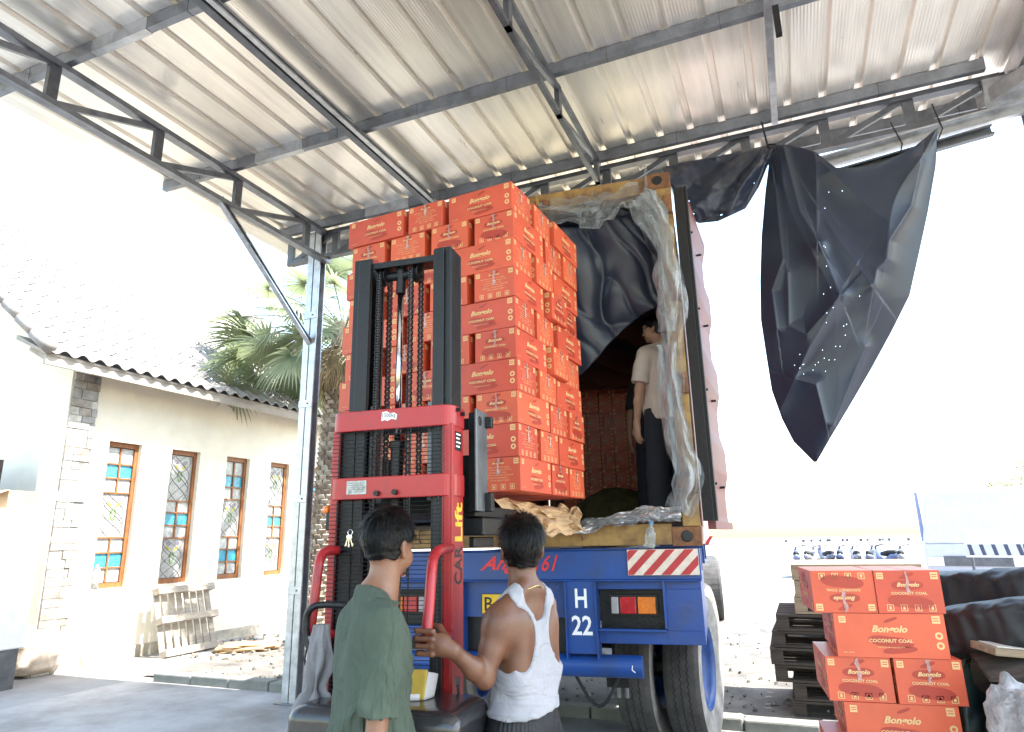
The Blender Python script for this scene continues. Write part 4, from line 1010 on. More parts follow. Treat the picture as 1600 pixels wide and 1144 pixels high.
# tiled roof
tile = M('clay_roof_tile', (.33,.30,.275), .85, 0, .25, 3, .4, 20, c2=(.19,.175,.16))
SL = math.tan(math.radians(37)); EX = WX+.52; EZ = 3.84
def tilef(nu, nv):
    pass
g = G(); CP_ = .34; TW = .235; ncrs = 19
y_0, y_1 = 5.05, 13.6
for c in range(ncrs):
    xa = EX-c*CP_; xb = xa-CP_-.05; za = EZ+c*CP_*SL+.04; zb = za+(CP_+.05)*SL-.045
    nn = int((y_1-y_0)/TW*6); vs = []
    for k in range(nn+1):
        y = y_0+(y_1-y_0)*k/nn; ph = (y/TW) % 1; h = .045*math.sin(PI*ph/.6) if ph < .6 else -.018*math.sin(PI*(ph-.6)/.4)
        jz = .006*nz((y*3,c,0))
        vs += [(xa,y,za+h+jz-.02),(xa,y,za+h+jz),(xb,y,zb+h+jz)]
    g.add(vs, [(3*k,3*k+3,3*k+4,3*k+1) for k in range(nn)]+[(3*k+1,3*k+4,3*k+5,3*k+2) for k in range(nn)], tile)
bb(g,'roof', smooth=False)
g = G(); 
for c in range(ncrs):   # verge tiles at the near gable
    xa = EX-c*CP_; za = EZ+c*CP_*SL
    g.tube([(xa+.02,5.03,za+.06),(xa-CP_,5.03,za+.03+CP_*SL)],[.085,.068],tile,12)
bb(g,'verge_tiles', smooth=True)
g = G()
g.box((EX-.10,5.05,EZ-.13),(EX-.06,y_1,EZ+.0),M('fascia_board',(.45,.40,.34),.85,0,.2,4,.3,15,stretch=(1,.3,1)))
g.hexa([(WX-.2,5.05,EZ-.03+.3),(WX-.2,y_1,EZ-.03+.3),(WX-.2,y_1,EZ+.0+.33),(WX-.2,5.05,EZ+.33),(EX-.05,5.05,EZ-.02),(EX-.05,y_1,EZ-.02),(EX-.05,y_1,EZ+.01),(EX-.05,5.05,EZ+.01)],MATS['fascia_board'])
y = 5.2
while y < y_1: g.bar((EX-.12,y,EZ-.07),(WX-.1,y,EZ+.18),.05,.08,MATS['fascia_board']); y += .55
bb(g,'eaves')
# gable infill behind verge
g = G(); g.add([(WX-.0,yA+.005,WT-.25),(WX-6.3,yA+.005,WT-.25),(WX-6.3,yA+.005,WT+6.0*SL-.25)],[(0,1,2)],plaster); bb(g,'gable')
# leaning timber pallet
pl = thing('wooden_pallet', 'bleached wooden pallet leaning against the building below the windows', 'pallet', (-8.20,7.15,0), 0)
pal = M('bleached_pallet_wood', (.40,.355,.29), .85, 0, .2, 3, .4, 20, stretch=(8,1,8))
tilt = Matrix.Rotation(math.radians(-20),4,'Y')
def TG(): g = G(); g.T = Matrix.Rotation(math.radians(-18),4,'Y'); return g
L_ = 1.0; Hh = .98
for z in (.02,.47,.88): g = TG(); g.box((0,0,z),(.022,L_,z+.095),pal); g.box((-.09,0,z+.0),(-.001,.09,z+.09),pal); g.box((-.09,.45,z),(-.001,.54,z+.09),pal); g.box((-.09,L_-.09,z),(-.001,L_,z+.09),pal); g.build('bearer', pl, bevel=.003)
for k in range(8):
    g = TG(); y = k*.128; g.box((-.115,y,.0+random.uniform(0,.02)),(-.092,y+.09,Hh),pal); g.build('board', pl, bevel=.003)
# plastic water bottle cluster on the sill
bw = thing('water_bottles', 'clear plastic water bottle standing on the first window sill', 'bottle', (WX-.03,6.44,WZ0), 0)
g = G(); g.lathe((0,0,.003),(0,0,1),[(0,0),(.045,0),(.048,.02),(.042,.06),(.048,.1),(.042,.15),(.048,.2),(.045,.25),(.02,.30),(.016,.33),(0,.33)],pet,18); g.build('body', bw, smooth=True)
g = G(); g.lathe((0,0,.326),(0,0,1),[(0,0.012),(.017,.012),(.018,-.008)],M('blue_cap',(.1,.3,.6)),12); g.build('cap', bw)
# items against the gable wall at far left
g = G(); a = onz(0,1000)
cs = onx(22,780,-9.6)
cf = M('corrugated_grey_sheet', (.12,.13,.14), .5, .5, .2, 3, .1, 20)
fence = thing('corrugated_fence', 'grey corrugated metal sheet fence with wavy rusty top beside the building', 'fence', (-9.9,5.2,0))
g = G(); g.grid(lambda a,b: (-1.6+2.3*a, .02*math.sin(a*2*PI*26), 1.95+.72*b),260,2,cf); g.build('sheet', fence, sol=.002)
g = G(); g.grid(lambda a,b: (-1.6+2.3*a, -.03+.02*math.sin(a*2*PI*26)*1.2, 2.60+.085*b+.015*math.sin(a*2*PI*13)),260,2,M('rusty_cap_sheet',(.33,.16,.09),.8,0,.3,8)); g.build('cap_sheet', fence, sol=.002)
g = G()
for x_ in (-1.5,.6): g.box((x_,.03,0),(x_+.06,.09,2.6),dwood)
g.box((-1.55,.03,1.9),(.66,.08,1.97),dwood); g.build('frame', fence)
# wall below fence
wl = thing('low_yard_wall', 'whitewashed low wall under the corrugated fence at the left edge', 'wall', (-9.9,5.2,0))
g = G(); g.box((-1.6,-.12,0),(.66,-.06,.72),plaster); g.box((-1.6,.1,0),(.66,.18,1.95),M('limewash',(.8,.79,.76),.9,0,.06,3,.2,20)); g.build('masonry', wl)
c_ = ony(22,782,5.0)
cbx = thing('cardboard_box', 'brown cardboard box on the white cabinet at the left edge', 'box', (c_.x,5.0,c_.z-.10), 0)
cdb = M('brown_cardboard', (.50,.34,.20), .85, 0, .12, 4, .15, 20)
g = G(); g.box((-.30,-.17,0),(.17,.17,.2),cdb); g.build('body', cbx, bevel=.004); g = G(); g.bar((-.30,-.17,.2),(.17,-.17,.2),.002,.002,cdb); g.hexa([(-.22,-.30,.16),(.19,-.30,.15),(.19,-.172,.203),(-.22,-.172,.203),(-.22,-.30,.165),(.19,-.30,.155),(.19,-.172,.207),(-.22,-.172,.207)],cdb); g.build('flap', cbx)
zc_ = c_.z-.105
cab = thing('white_cabinet', 'white cabinet with blue label under the cardboard box', 'cabinet', (c_.x,5.0,0), 0)
g = G(); g.box((-.6,-.22,.42),(.2,.25,zc_),white_p); g.build('body', cab, bevel=.015)
g = G(); g.box((-.5,-.226,.62),(.10,-.221,1.12),M('pale_blue_panel',(.45,.62,.78),.4,0,.05,5)); g.box((-.5,-.23,1.06),(.10,-.2262,1.085),M('blue_stripe',(.05,.2,.6),.4)); g.build('label_panel', cab)
g = G(); g.box((-.6,-.2,.0),(.18,.2,.42),galdark); g.build('base', cab)
def lumpy(name, label, cat, loc, dims, mat, seed, rz=0, amp=.12, nu=44, nv=26, power=.55):
    o = None; g = G()
    def fn(a,b):
        th = a*2*PI; ph = PI*b-PI/2; sg = lambda v: math.copysign(abs(v)**power, v)
        x = sg(math.cos(th))*abs(math.cos(ph))**power; y = sg(math.sin(th))*abs(math.cos(ph))**power; z = sg(math.sin(ph))
        q = (x*2,y*2,z*2); n_ = 1+amp*fbm(q,1.3,seed)+amp*.5*ridge(x*1.7+z*2+nz(q,1,seed))
        return (x*dims[0]/2*n_, y*dims[1]/2*n_, dims[2]/2+z*dims[2]/2*(n_ if z>0 else 1))
    g.grid(fn,nu,nv,mat); o = g.build(name, smooth=True); o.location = loc; o.rotation_euler = (0,0,rz); return tag(o,label,cat)
q = onz(25,1058); lumpy('rubbish_sack','pale sack bulging with rubbish at the foot of the white cabinet','sack',(q.x-.05,q.y+.12,0),(.75,.55,.52),M('woven_sack',(.62,.52,.42),.85,0,.2,8,.3,60),4)
q = onz(270,1035); lumpy('crumpled_sheet','crumpled pale cardboard sheet lying on the ground before the building wall','cardboard',(-7.6,8.05,0),(.75,.5,.10),kraft,8,.5,.3)

# ================================================================ palm
pc = Vector((-6.95,8.7,0))
pt = thing('palm_tree', 'fan palm with scaly trunk and drooping dead fronds beside the building', 'palm tree', pc)
bark = M('palm_bark', (.33,.27,.20), .95, 0, .35, 7, .6, 30, c2=(.12,.09,.07)); barkt = M('palm_bark_tip', (.45,.40,.33), .95, 0, .25, 12)
g = G(); Hp = 5.05
leanx = .35
def axis(z): return Vector((.30*(z/Hp)**1.3, 0, z))
for k in range(60): pass
g.tube([axis(Hp*k/20) for k in range(21)], [.24-.06*min(1,k/6)+.01*math.sin(k) for k in range(21)], bark, 18)
zz = .08; ring = 0
while zz < Hp-.4:
    c = axis(zz); r = .24-.06*min(1,zz/1.3)
    for k in range(9):
        a = 2*PI*(k+.5*(ring%2))/9+.08*random.random(); d = Vector((math.cos(a),math.sin(a),0)); tv = Vector((-d.y,d.x,0)); w = .062; 
        o = c+d*(r-.015)
        g.add([o-tv*w-Vector((0,0,.05)),o+tv*w-Vector((0,0,.05)),o+tv*w*.75+d*.05+Vector((0,0,.03)),o-tv*w*.75+d*.05+Vector((0,0,.03)),o-tv*w*.6+d*.015+Vector((0,0,.05)),o+tv*w*.6+d*.015+Vector((0,0,.05))],[(0,1,2,3),(3,2,5,4),(0,3,4),(1,5,2)],bark if random.random()<.5 else barkt)
    zz += .075; ring += 1
g.build('trunk', pt)
leafg = M('palm_leaf', (.29,.32,.21), .5, 0, .3, 3, c2=(.06,.09,.045)); leafd = M('dead_palm_leaf', (.30,.24,.16), .8, 0, .25, 3)
leafy = M('young_palm_leaf', (.34,.36,.26), .5, 0, .2, 3)
for m_ in (leafg, leafy, leafd):
    n, l, b = nodes(m_)
    tl = n.new('ShaderNodeBsdfTranslucent'); tl.inputs[0].default_value = (.36,.42,.22,1) if m_ is not leafd else (.4,.3,.15,1); ms = n.new('ShaderNodeMixShader'); ms.inputs[0].default_value = .35
    l.new(b.outputs[0], ms.inputs[1]); l.new(tl.outputs[0], ms.inputs[2]); l.new(ms.outputs[0], n['Material Output'].inputs[0])
def frond(dirv, elev, plen, R, mat, droop, seed, name, parent):
    rd = random.Random(seed); g = G(); top = axis(Hp-.15); d = Vector((math.cos(dirv)*math.cos(elev), math.sin(dirv)*math.cos(elev), math.sin(elev)))
    pts = []; p = top.copy(); v = d.copy()
    for k in range(9): pts.append(p.copy()); p += v*plen/8; v = (v+Vector((0,0,-droop*.10))).normalized()
    g.tube(pts,[.016-.001*k for k in range(9)],mat,5)
    hub = pts[-1]; f = v; s = f.cross(Vector((0,0,1))).normalized(); u = s.cross(f).normalized()
    roll = rd.uniform(-.5,.5); s, u = s*math.cos(roll)+u*math.sin(roll), u*math.cos(roll)-s*math.sin(roll)
    n_ = 38
    for k in range(n_):
        a = (k/(n_-1)-.5)*math.radians(250); Lg = R*(.65+.35*math.cos(a*.6))*rd.uniform(.85,1.08)
        dd = (f*math.cos(a)+s*math.sin(a)+u*(.12*math.cos(3*a)+rd.uniform(-.06,.06))).normalized(); w = .016*R/.6
        pp = hub.copy(); vv_ = dd.copy(); vs = []; ns = 6
        for q in range(ns+1):
            t = q/ns; ww = w*(.35+1.4*t if t<.45 else 1.0*(1-t)/.55+.0); side = vv_.cross(u).normalized()
            vs += [pp-side*ww+u*.004, pp+side*ww+u*.004]
            pp = pp+vv_*Lg/ns; vv_ = (vv_+Vector((0,0,-droop*(.10+.35*t)))).normalized()
        g.add(vs,[(2*q,2*q+1,2*q+3,2*q+2) for q in range(ns)],mat)
    return g.build(name, parent)
cr = bpy.data.objects.new('crown', None); col.objects.link(cr); cr.parent = pt
rd = random.Random(3)
for k in range(30):
    a = k*2.39996; el = math.radians(75-100*(k/30)); 
    frond(a, el, rd.uniform(.75,1.15), rd.uniform(.6,.8), leafg if k%5 else leafy, .45+.5*(k/30), 100+k, 'frond', cr)
for k in range(22):   # fronds fanned towards the left, as in the photo
    a = PI+rd.uniform(-.8,.35); frond(a, math.radians(rd.uniform(-16,42)), rd.uniform(1.2,2.7), rd.uniform(.8,1.1), rd.choice((leafg,leafg,leafy)), .5, 300+k, 'frond', cr)
for k in range(26):
    a = k*2.4+.3; frond(a, math.radians(rd.uniform(-70,-30)), rd.uniform(.4,.8), rd.uniform(.5,.7), leafd, 1.3, 200+k, 'dead_frond', cr)

# ================================================================ right side: pallets, covered timber, sack
sp = onz(1292,1112)
GPal = 'stacked old pallets behind the red carton pile'
top_z = vertz = None
def vz(px,py,p):
    d = ray(px,py); t = (p.x*d[0]+p.y*d[1])/(d[0]**2+d[1]**2); return CAMH+d[2]*t
zt_ = 1.22
npal = 9
pcx, pcy = .38, 6.5
for k in range(npal):
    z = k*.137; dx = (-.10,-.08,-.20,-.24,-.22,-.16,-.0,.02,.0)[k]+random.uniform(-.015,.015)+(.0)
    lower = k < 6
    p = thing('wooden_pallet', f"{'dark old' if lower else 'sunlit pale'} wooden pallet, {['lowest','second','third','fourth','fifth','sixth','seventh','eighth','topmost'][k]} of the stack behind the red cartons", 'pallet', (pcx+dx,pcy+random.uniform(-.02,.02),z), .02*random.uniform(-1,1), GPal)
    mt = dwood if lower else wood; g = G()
    for x_ in (-.5,-.05,.40): 
        for y_ in (0,.5,.95): g = G(); g.box((x_,y_,.02),(x_+.1,y_+.1,.095),mt); g.build('block', p, bevel=.003)
    g = G()
    for q in range(7): g.box((-.5+.0,q*.16,.112),(.5,q*.16+.10,.132),mt)
    for x_ in (-.5,-.05,.40): g.box((x_,0,.096),(x_+.1,1.06,.111),mt)
    g.build('deck', p, bevel=.003)
    g = G()
    for y_ in (0,.5,.95): g.box((-.5,y_,.0),(.5,y_+.1,.019),mt)
    g.build('bottom_board', p, bevel=.003)
# black wrapped timber bundles
wrap = M('black_wrapping_film', (.02,.021,.024), .55, 0, .3, 4, .5, 9)
def bundle(A, B, w, h, label, seed, nm='wrapped_bundle'):
    A = Vector(A); B = Vector(B); d = B-A; Lg = d.length; g = G()
    def fn(a,b):
        th = a*2*PI; sg = lambda v: math.copysign(abs(v)**.45, v); e = min(1, min(b,1-b)*14)**.5
        q = (math.cos(th),math.sin(th),b*5); n_ = 1+.10*fbm(q,1.4,seed)+.05*ridge(b*1.7+a*2+nz(q,.6,seed))
        return ((b-.5)*Lg, sg(math.cos(th))*w/2*n_*e, sg(math.sin(th))*h/2*n_*e)
    g.grid(fn,48,50,wrap); o = g.build(nm, smooth=True); o.location = (A+B)/2; o.rotation_euler = d.to_track_quat('X','Z').to_euler(); return tag(o,label,'bundle','black wrapped bundles at the right')
def R3(px,py,D): return PD(px,py,D)
bundle(R3(1462,935,4.6), R3(1700,930,4.1), .55, .26, 'upper long bundle wrapped in black film beside the red cartons', 1)
bundle(R3(1494,985,3.8), R3(1720,965,3.6), .42, .21, 'thick folded black bundle lying in front at the right edge', 5)
g = G(); A = R3(1476,965,3.9); B = R3(1545,1058,3.35); C = R3(1700,1060,3.3); D_ = R3(1660,985,4.0)
g.hexa([A-Vector((0,0,.02)),B-Vector((0,0,.02)),C-Vector((0,0,.02)),D_-Vector((0,0,.02)),A,B,C,D_],dwood); o = g.build('dark_board', bevel=.004); tag(o,'dark grey board propped under the bundles at the right edge','board')
bl_ = R3(1580,1022,3.5); g = G(); g.box((-.11,-.08,0),(.11,.08,.028),wood); g.box((-.09,-.06,.0282),(.08,.06,.033),M('paper_scrap',(.7,.66,.6),.8)); o = g.build('wood_block', bevel=.003); o.location = bl_; o.rotation_euler=(.05,.1,.35); tag(o,'small pale wooden block lying on the dark board','wood block')
grnt = M('dark_green_tarpaulin', (.018,.038,.036), .45, 0, .3, 3, .5, 8, coat=.1)
def gt(a,b):
    px = 1468+a*260; py = 1000+b*330; Dd = 3.85-.35*b+.10*ridge(a*3.2-b*1.6+.4*nz((a*3,b*3,1)))+.06*fbm((a*4,b*4,2),1)
    return PD(px-12*math.sin(b*3), py+14*ridge(a*1.5+b), Dd)
g = G(); g.grid(gt,70,60,grnt); o = g.build('green_tarpaulin', smooth=True, sol=.003); tag(o,'dark green tarpaulin draped below the bundles at the lower right','tarpaulin')
g = G(); g.grid(lambda a,b: PD(1462+a*75-18*b, 958+b*85+10*math.sin(a*4), 3.8+.05*ridge(a*3+b*2)),24,24,M('olive_green_cloth',(.10,.13,.10),.8,0,.3,5)); o = g.build('olive_cloth', smooth=True, sol=.004); tag(o,'crumpled olive cloth hanging between the cartons and the dark board','cloth')
fib = M('white_woven_sack', (.50,.50,.52), .8, 0, .3, 20, .8, 70)
q = R3(1612,1120,3.0); sk = lumpy('white_sack','frayed white woven sack at the bottom right corner','sack',(q.x+.06,q.y+.12,q.z-.52),(.28,.30,.58),fib,6,.3,.16)
# support under the sack
g = G(); g.box((-.5,-.4,0),(.5,.4,max(.05,q.z-.53)),dwood); o = g.build('timber_crate', bevel=.005); o.location=(q.x+.15,q.y+.2,0); tag(o,'dark timber crate under the white sack below the frame','crate')
# support frame under the board
g = G()
for (x_,y_) in ((A.x+.1,A.y),(B.x+.15,B.y+.2),(C.x,C.y+.1),(D_.x,D_.y)): g.box((x_-.04,y_-.04,0),(x_+.04,y_+.04,min(A.z,B.z)-.03),dwood)
o = g.build('trestle'); tag(o,'dark timber trestle legs under the board at the right','trestle')

# ================================================================ far right yard
trw = M('overexposed_truck_white', (.52,.53,.57), .5, 0, .06, 8)  # even white, its tone set so the far truck washes out in glare
tk = thing('white_truck', 'white overexposed truck with blue pillar parked far right behind the pallets', 'truck', PD(1530,885,17)*0+Vector((PD(1530,885,17).x,PD(1530,885,17).y,0)), math.radians(-22))
g = G(); g.hexa([(-.95,0,.5),(.95,0,.5),(.95,1.9,.5),(-.95,1.9,.5),(-.95,0,1.2),(.95,0,1.2),(.95,1.9,1.2),(-.95,1.9,1.2)],trw); g.hexa([(-.95,0,1.2),(.95,0,1.2),(.95,1.9,1.2),(-.95,1.9,1.2),(-.85,.35,2.3),(.85,.35,2.3),(.85,1.8,2.35),(-.85,1.8,2.35)],trw); g.build('cab', tk, bevel=.04)
gl = M('truck_glass',(.25,.33,.4),.1,0,.1,3,coat=.5)
g = G(); g.hexa([(-.82,.02,1.25),(.82,.02,1.25),(.82,.06,1.25),(-.82,.06,1.25),(-.74,.31,2.12),(.74,.31,2.12),(.74,.35,2.12),(-.74,.35,2.12)],gl); g.build('windscreen', tk)
g = G(); g.box((-1.0,.7,1.3),(-.93,1.3,1.9),gl); g.build('side_window', tk)
g = G(); g.box((-.6,-.02,.75),(.6,-.001,.95),galdark); g.build('grille', tk)
for u in (-.75,.75): g = G(); g.box((u-.15,-.03,.75),(u+.15,-.001,.93),M('headlamp_glass',(.8,.8,.8),.1,coat=1)); g.build('headlight', tk)
g = G(); g.box((-1.0,-.1,.42),(1.0,.05,.62),blue_p); g.build('bumper', tk, bevel=.01); g = G(); g.box((-.15,-.115,.46),(.15,-.101,.56),yel); g.build('licence_plate', tk)
g = G(); g.box((-1.05,2.0,.9),(1.05,6,2.4),trw); g.build('cargo_box', tk, bevel=.02)
for (u,v) in ((-.85,.6),(.65,.6),(-.85,4.8),(.65,4.8)):
    g = G(); g.lathe((u,v,.42),(1,0,0),[(0,.0),(.25,.0),(.40,0),(.42,.03),(.42,.19),(.40,.22),(0,.22)],tyre,28); g.build('wheel', tk)
g = G(); g.box((-1.02,.25,1.25),(-.96,.31,2.3),M('pale_blue_trim',(.22,.27,.45),.5)); g.build('pillar_trim', tk)
# slatted side-board (dark uprights) = tipper gate of another trailer
bg_ = thing('slatted_barrier', 'white barrier with dark vertical bars in front of the far truck', 'barrier', (PD(1512,880,16).x,PD(1512,880,16).y,.35), math.radians(-28)); bg_.scale = (.55,.55,.6)
g = G(); g.box((0,0,1.02),(1.9,.05,1.08),white_p); g.box((0,0,1.42),(1.9,.05,1.5),white_p); g.build('rail', bg_)
for k in range(5): g = G(); g.hexa([(.15+k*.36,-.005,1.08),(.27+k*.36,-.005,1.08),(.27+k*.36,.05,1.08),(.15+k*.36,.05,1.08),(.08+k*.36,-.005,1.42),(.20+k*.36,-.005,1.42),(.20+k*.36,.05,1.42),(.08+k*.36,.05,1.42)],M('dark_blue_bar',(.06,.07,.12),.5)); g.build('bar', bg_)
for u in (.1,1.7): g = G(); g.box((u,.06,0),(u+.08,.12,1.5),galdark); g.build('leg', bg_)
# motorcycles
def motorcycle(loc, rz, label, body):
    m = thing('motorcycle', label, 'motorcycle', loc, rz, 'motorcycles parked in a row in the far yard')
    for y_ in (-.62,.62):
        g = G(); g.lathe((0,y_,.29),(1,0,0),[(.20,-.03),(.29,-.035),(.30,0),(.29,.035),(.20,.03)],darkrub,20); g.cyl((0,y_-.2,.29),(0,y_+.2,.29),.008,galdark,5); g.cyl((0,y_,.09),(0,y_,.49),.008,galdark,5); g.build('wheel', m)
    g = G(); g.tube([(0,.62,.29),(0,.45,.75),(0,.38,1.0)],.03,galdark,8); g.tube([(-.32,.30,1.05),(0,.42,.98),(.32,.30,1.05)],.014,black_p,6); g.build('handlebar', m)
    g = G(); g.tube([(0,.40,.85),(0,.20,.50),(0,-.1,.48),(0,-.45,.66),(0,-.75,.72)],[.09,.13,.14,.13,.05],body,10); g.tube([(0,.50,.92),(0,.42,.78)],[.07,.1],body,8); g.build('fairing', m, smooth=True)
    g = G(); g.tube([(0,.12,.74),(0,-.2,.76),(0,-.6,.80)],[.07,.11,.08],darkrub,8); g.build('saddle', m, smooth=True)
    for s_ in (-1,1): g = G(); g.tube([(s_*.22,.36,1.02),(s_*.28,.36,1.18)],.008,black_p,5); g.lathe((s_*.28,.36,1.2),(0,1,0),[(0,-.01),(.05,-.01),(.05,.01),(0,.01)],galdark,10); g.build('mirror', m)
    return m
cols_ = [M('blue_motorbike_paint',(.12,.15,.28),.3,coat=.5),M('grey_motorbike_paint',(.2,.2,.24),.3,coat=.5),M('black_motorbike_paint',(.10,.11,.16),.3,coat=.5)]
names_ = ['leftmost','second from the left','third from the left','fourth from the left','fifth from the left','sixth from the left','seventh from the left','rightmost']
for k in range(8):
    p_ = PD(1242+k*23, 850, 26); d_ = Vector(p_)
    motorcycle((d_.x, d_.y+random.uniform(-.4,.4), 0), random.uniform(-.5,.6), f"distant parked motorcycle, {names_[k]} of the row in the bright yard", cols_[k%3])
# far trees
ftl = M('far_foliage', (.12,.16,.06), .8, 0, .3, 2)
def far_tree(loc, R, H, label):
    t = thing('tree', label, 'tree', loc, 0, 'trees beyond the yard'); g = G(); g.tube([(0,0,0),(.1,0,H*.4),(.0,.1,H*.75)],[.18,.13,.05],bark,8)
    for k in range(4): a = k*1.6; g.tube([(.05,0,H*.4),(math.cos(a)*R*.5,math.sin(a)*R*.5,H*.75)],[.08,.02],bark,6)
    g.build('trunk', t); g = G(); rr = random.Random(int(H*100))
    cl = [(Vector((rr.gauss(0,R*.5),rr.gauss(0,R*.5),H*.75+rr.gauss(0,R*.35))), rr.uniform(.25,.5)*R) for _ in range(16)]
    for c, r in cl:
        for _ in range(170):
            d = Vector((rr.gauss(0,1),rr.gauss(0,1),rr.gauss(0,1))).normalized()*r*rr.random()**.4; p = c+d; a = Vector((rr.gauss(0,1),rr.gauss(0,1),rr.gauss(0,1))).normalized(); b = a.orthogonal().normalized(); s = .13
            g.add([p-a*s,p+b*s*.6,p+a*s,p-b*s*.6],[(0,1,2,3)],ftl)
    g.build('crown', t)
far_tree((12,62,0),2.6,4.2,'low distant tree left of the motorcycles in the bright yard'); far_tree((19,66,0),3.0,4.6,'low distant tree above the middle of the motorcycle row'); far_tree((26,64,0),2.6,4.3,'low distant tree right of the motorcycle row')
# second trailer parked behind on the right
t2 = thing('distant_trailer', 'second blue trailer with striped tail board parked beyond the container', 'trailer', (-1.55,12.2,0), K.rz+.02)
g = G(); g.box((-2.4,0,1.3),(.02,.12,1.5),blue_p); g.build('rear_beam', t2)
g = G(); g.box((-.30,-.02,1.31),(.10,-.001,1.47),hz_w); 
for k in range(3): g.add([(-.26+k*.13,-.0215,1.315),(-.20+k*.13,-.0215,1.315),(-.10+k*.13,-.0215,1.465),(-.16+k*.13,-.0215,1.465)],[(0,1,2,3)],hz_r)
g.build('hazard_board', t2)
g = G(); g.box((-1.9,.1,1.15),(-1.7,9,1.5),blue_p); g.box((-.6,.1,1.15),(-.4,9,1.5),blue_p); g.build('chassis_rail', t2)
for v in (.9,2.2,3.5):
    g = G(); 
    for u in (-2.4,-.3): g = G(); g.lathe((u,v,.52),(1,0,0),[(.0,.05),(.3,.03),(.50,0),(.525,.04),(.525,.5),(.50,.54),(.3,.5),(0,.5)],tyre,36); g.build('wheel', t2)
# pylon/frame far right
sc_ = thing('timber_rack', 'stack of pale timber frames at the right edge beyond the barrier', 'rack', (7.9,11.2,0))
g = G()
for z in (.9,1.2,1.5,1.8): g.box((0,0,z),(1.6,.8,z+.07),wood)
for x_ in (0,.8,1.5): g.box((x_,0,0),(x_+.08,.08,2.3),wood); g.box((x_,.75,0),(x_+.08,.83,2.3),wood)
g.build('frame', sc_)
# ================================================================ people
def rotz(a): c, s = math.cos(a), math.sin(a); return np.array([[c,-s,0],[s,c,0],[0,0,1.]])
def rotx(a): c, s = math.cos(a), math.sin(a); return np.array([[1,0,0],[0,c,-s],[0,s,c]])
def roty(a): c, s = math.cos(a), math.sin(a); return np.array([[c,0,s],[0,1,0],[-s,0,c]])
def cone(a, b, ra, rb, k=.03): return ('c', np.array(a,float), np.array(b,float), ra, rb, k)
def ell(c, r, R=None, k=.03): return ('e', np.array(c,float), np.array(r,float), np.eye(3) if R is None else R, k)
def pdist(pr, P):
    if pr[0] == 'c':
        _, a, b, ra, rb, k = pr; ab = b-a; L2 = max(1e-9, ab@ab); t = np.clip(((P-a)@ab)/L2, 0, 1)
        return np.linalg.norm(P-(a+t[...,None]*ab), axis=-1)-(ra+(rb-ra)*t)
    _, c, r, R, k = pr; q = (P-c)@R; k0 = np.linalg.norm(q/r, axis=-1); k1 = np.linalg.norm(q/(r*r), axis=-1)+1e-9
    return k0*(k0-1)/k1
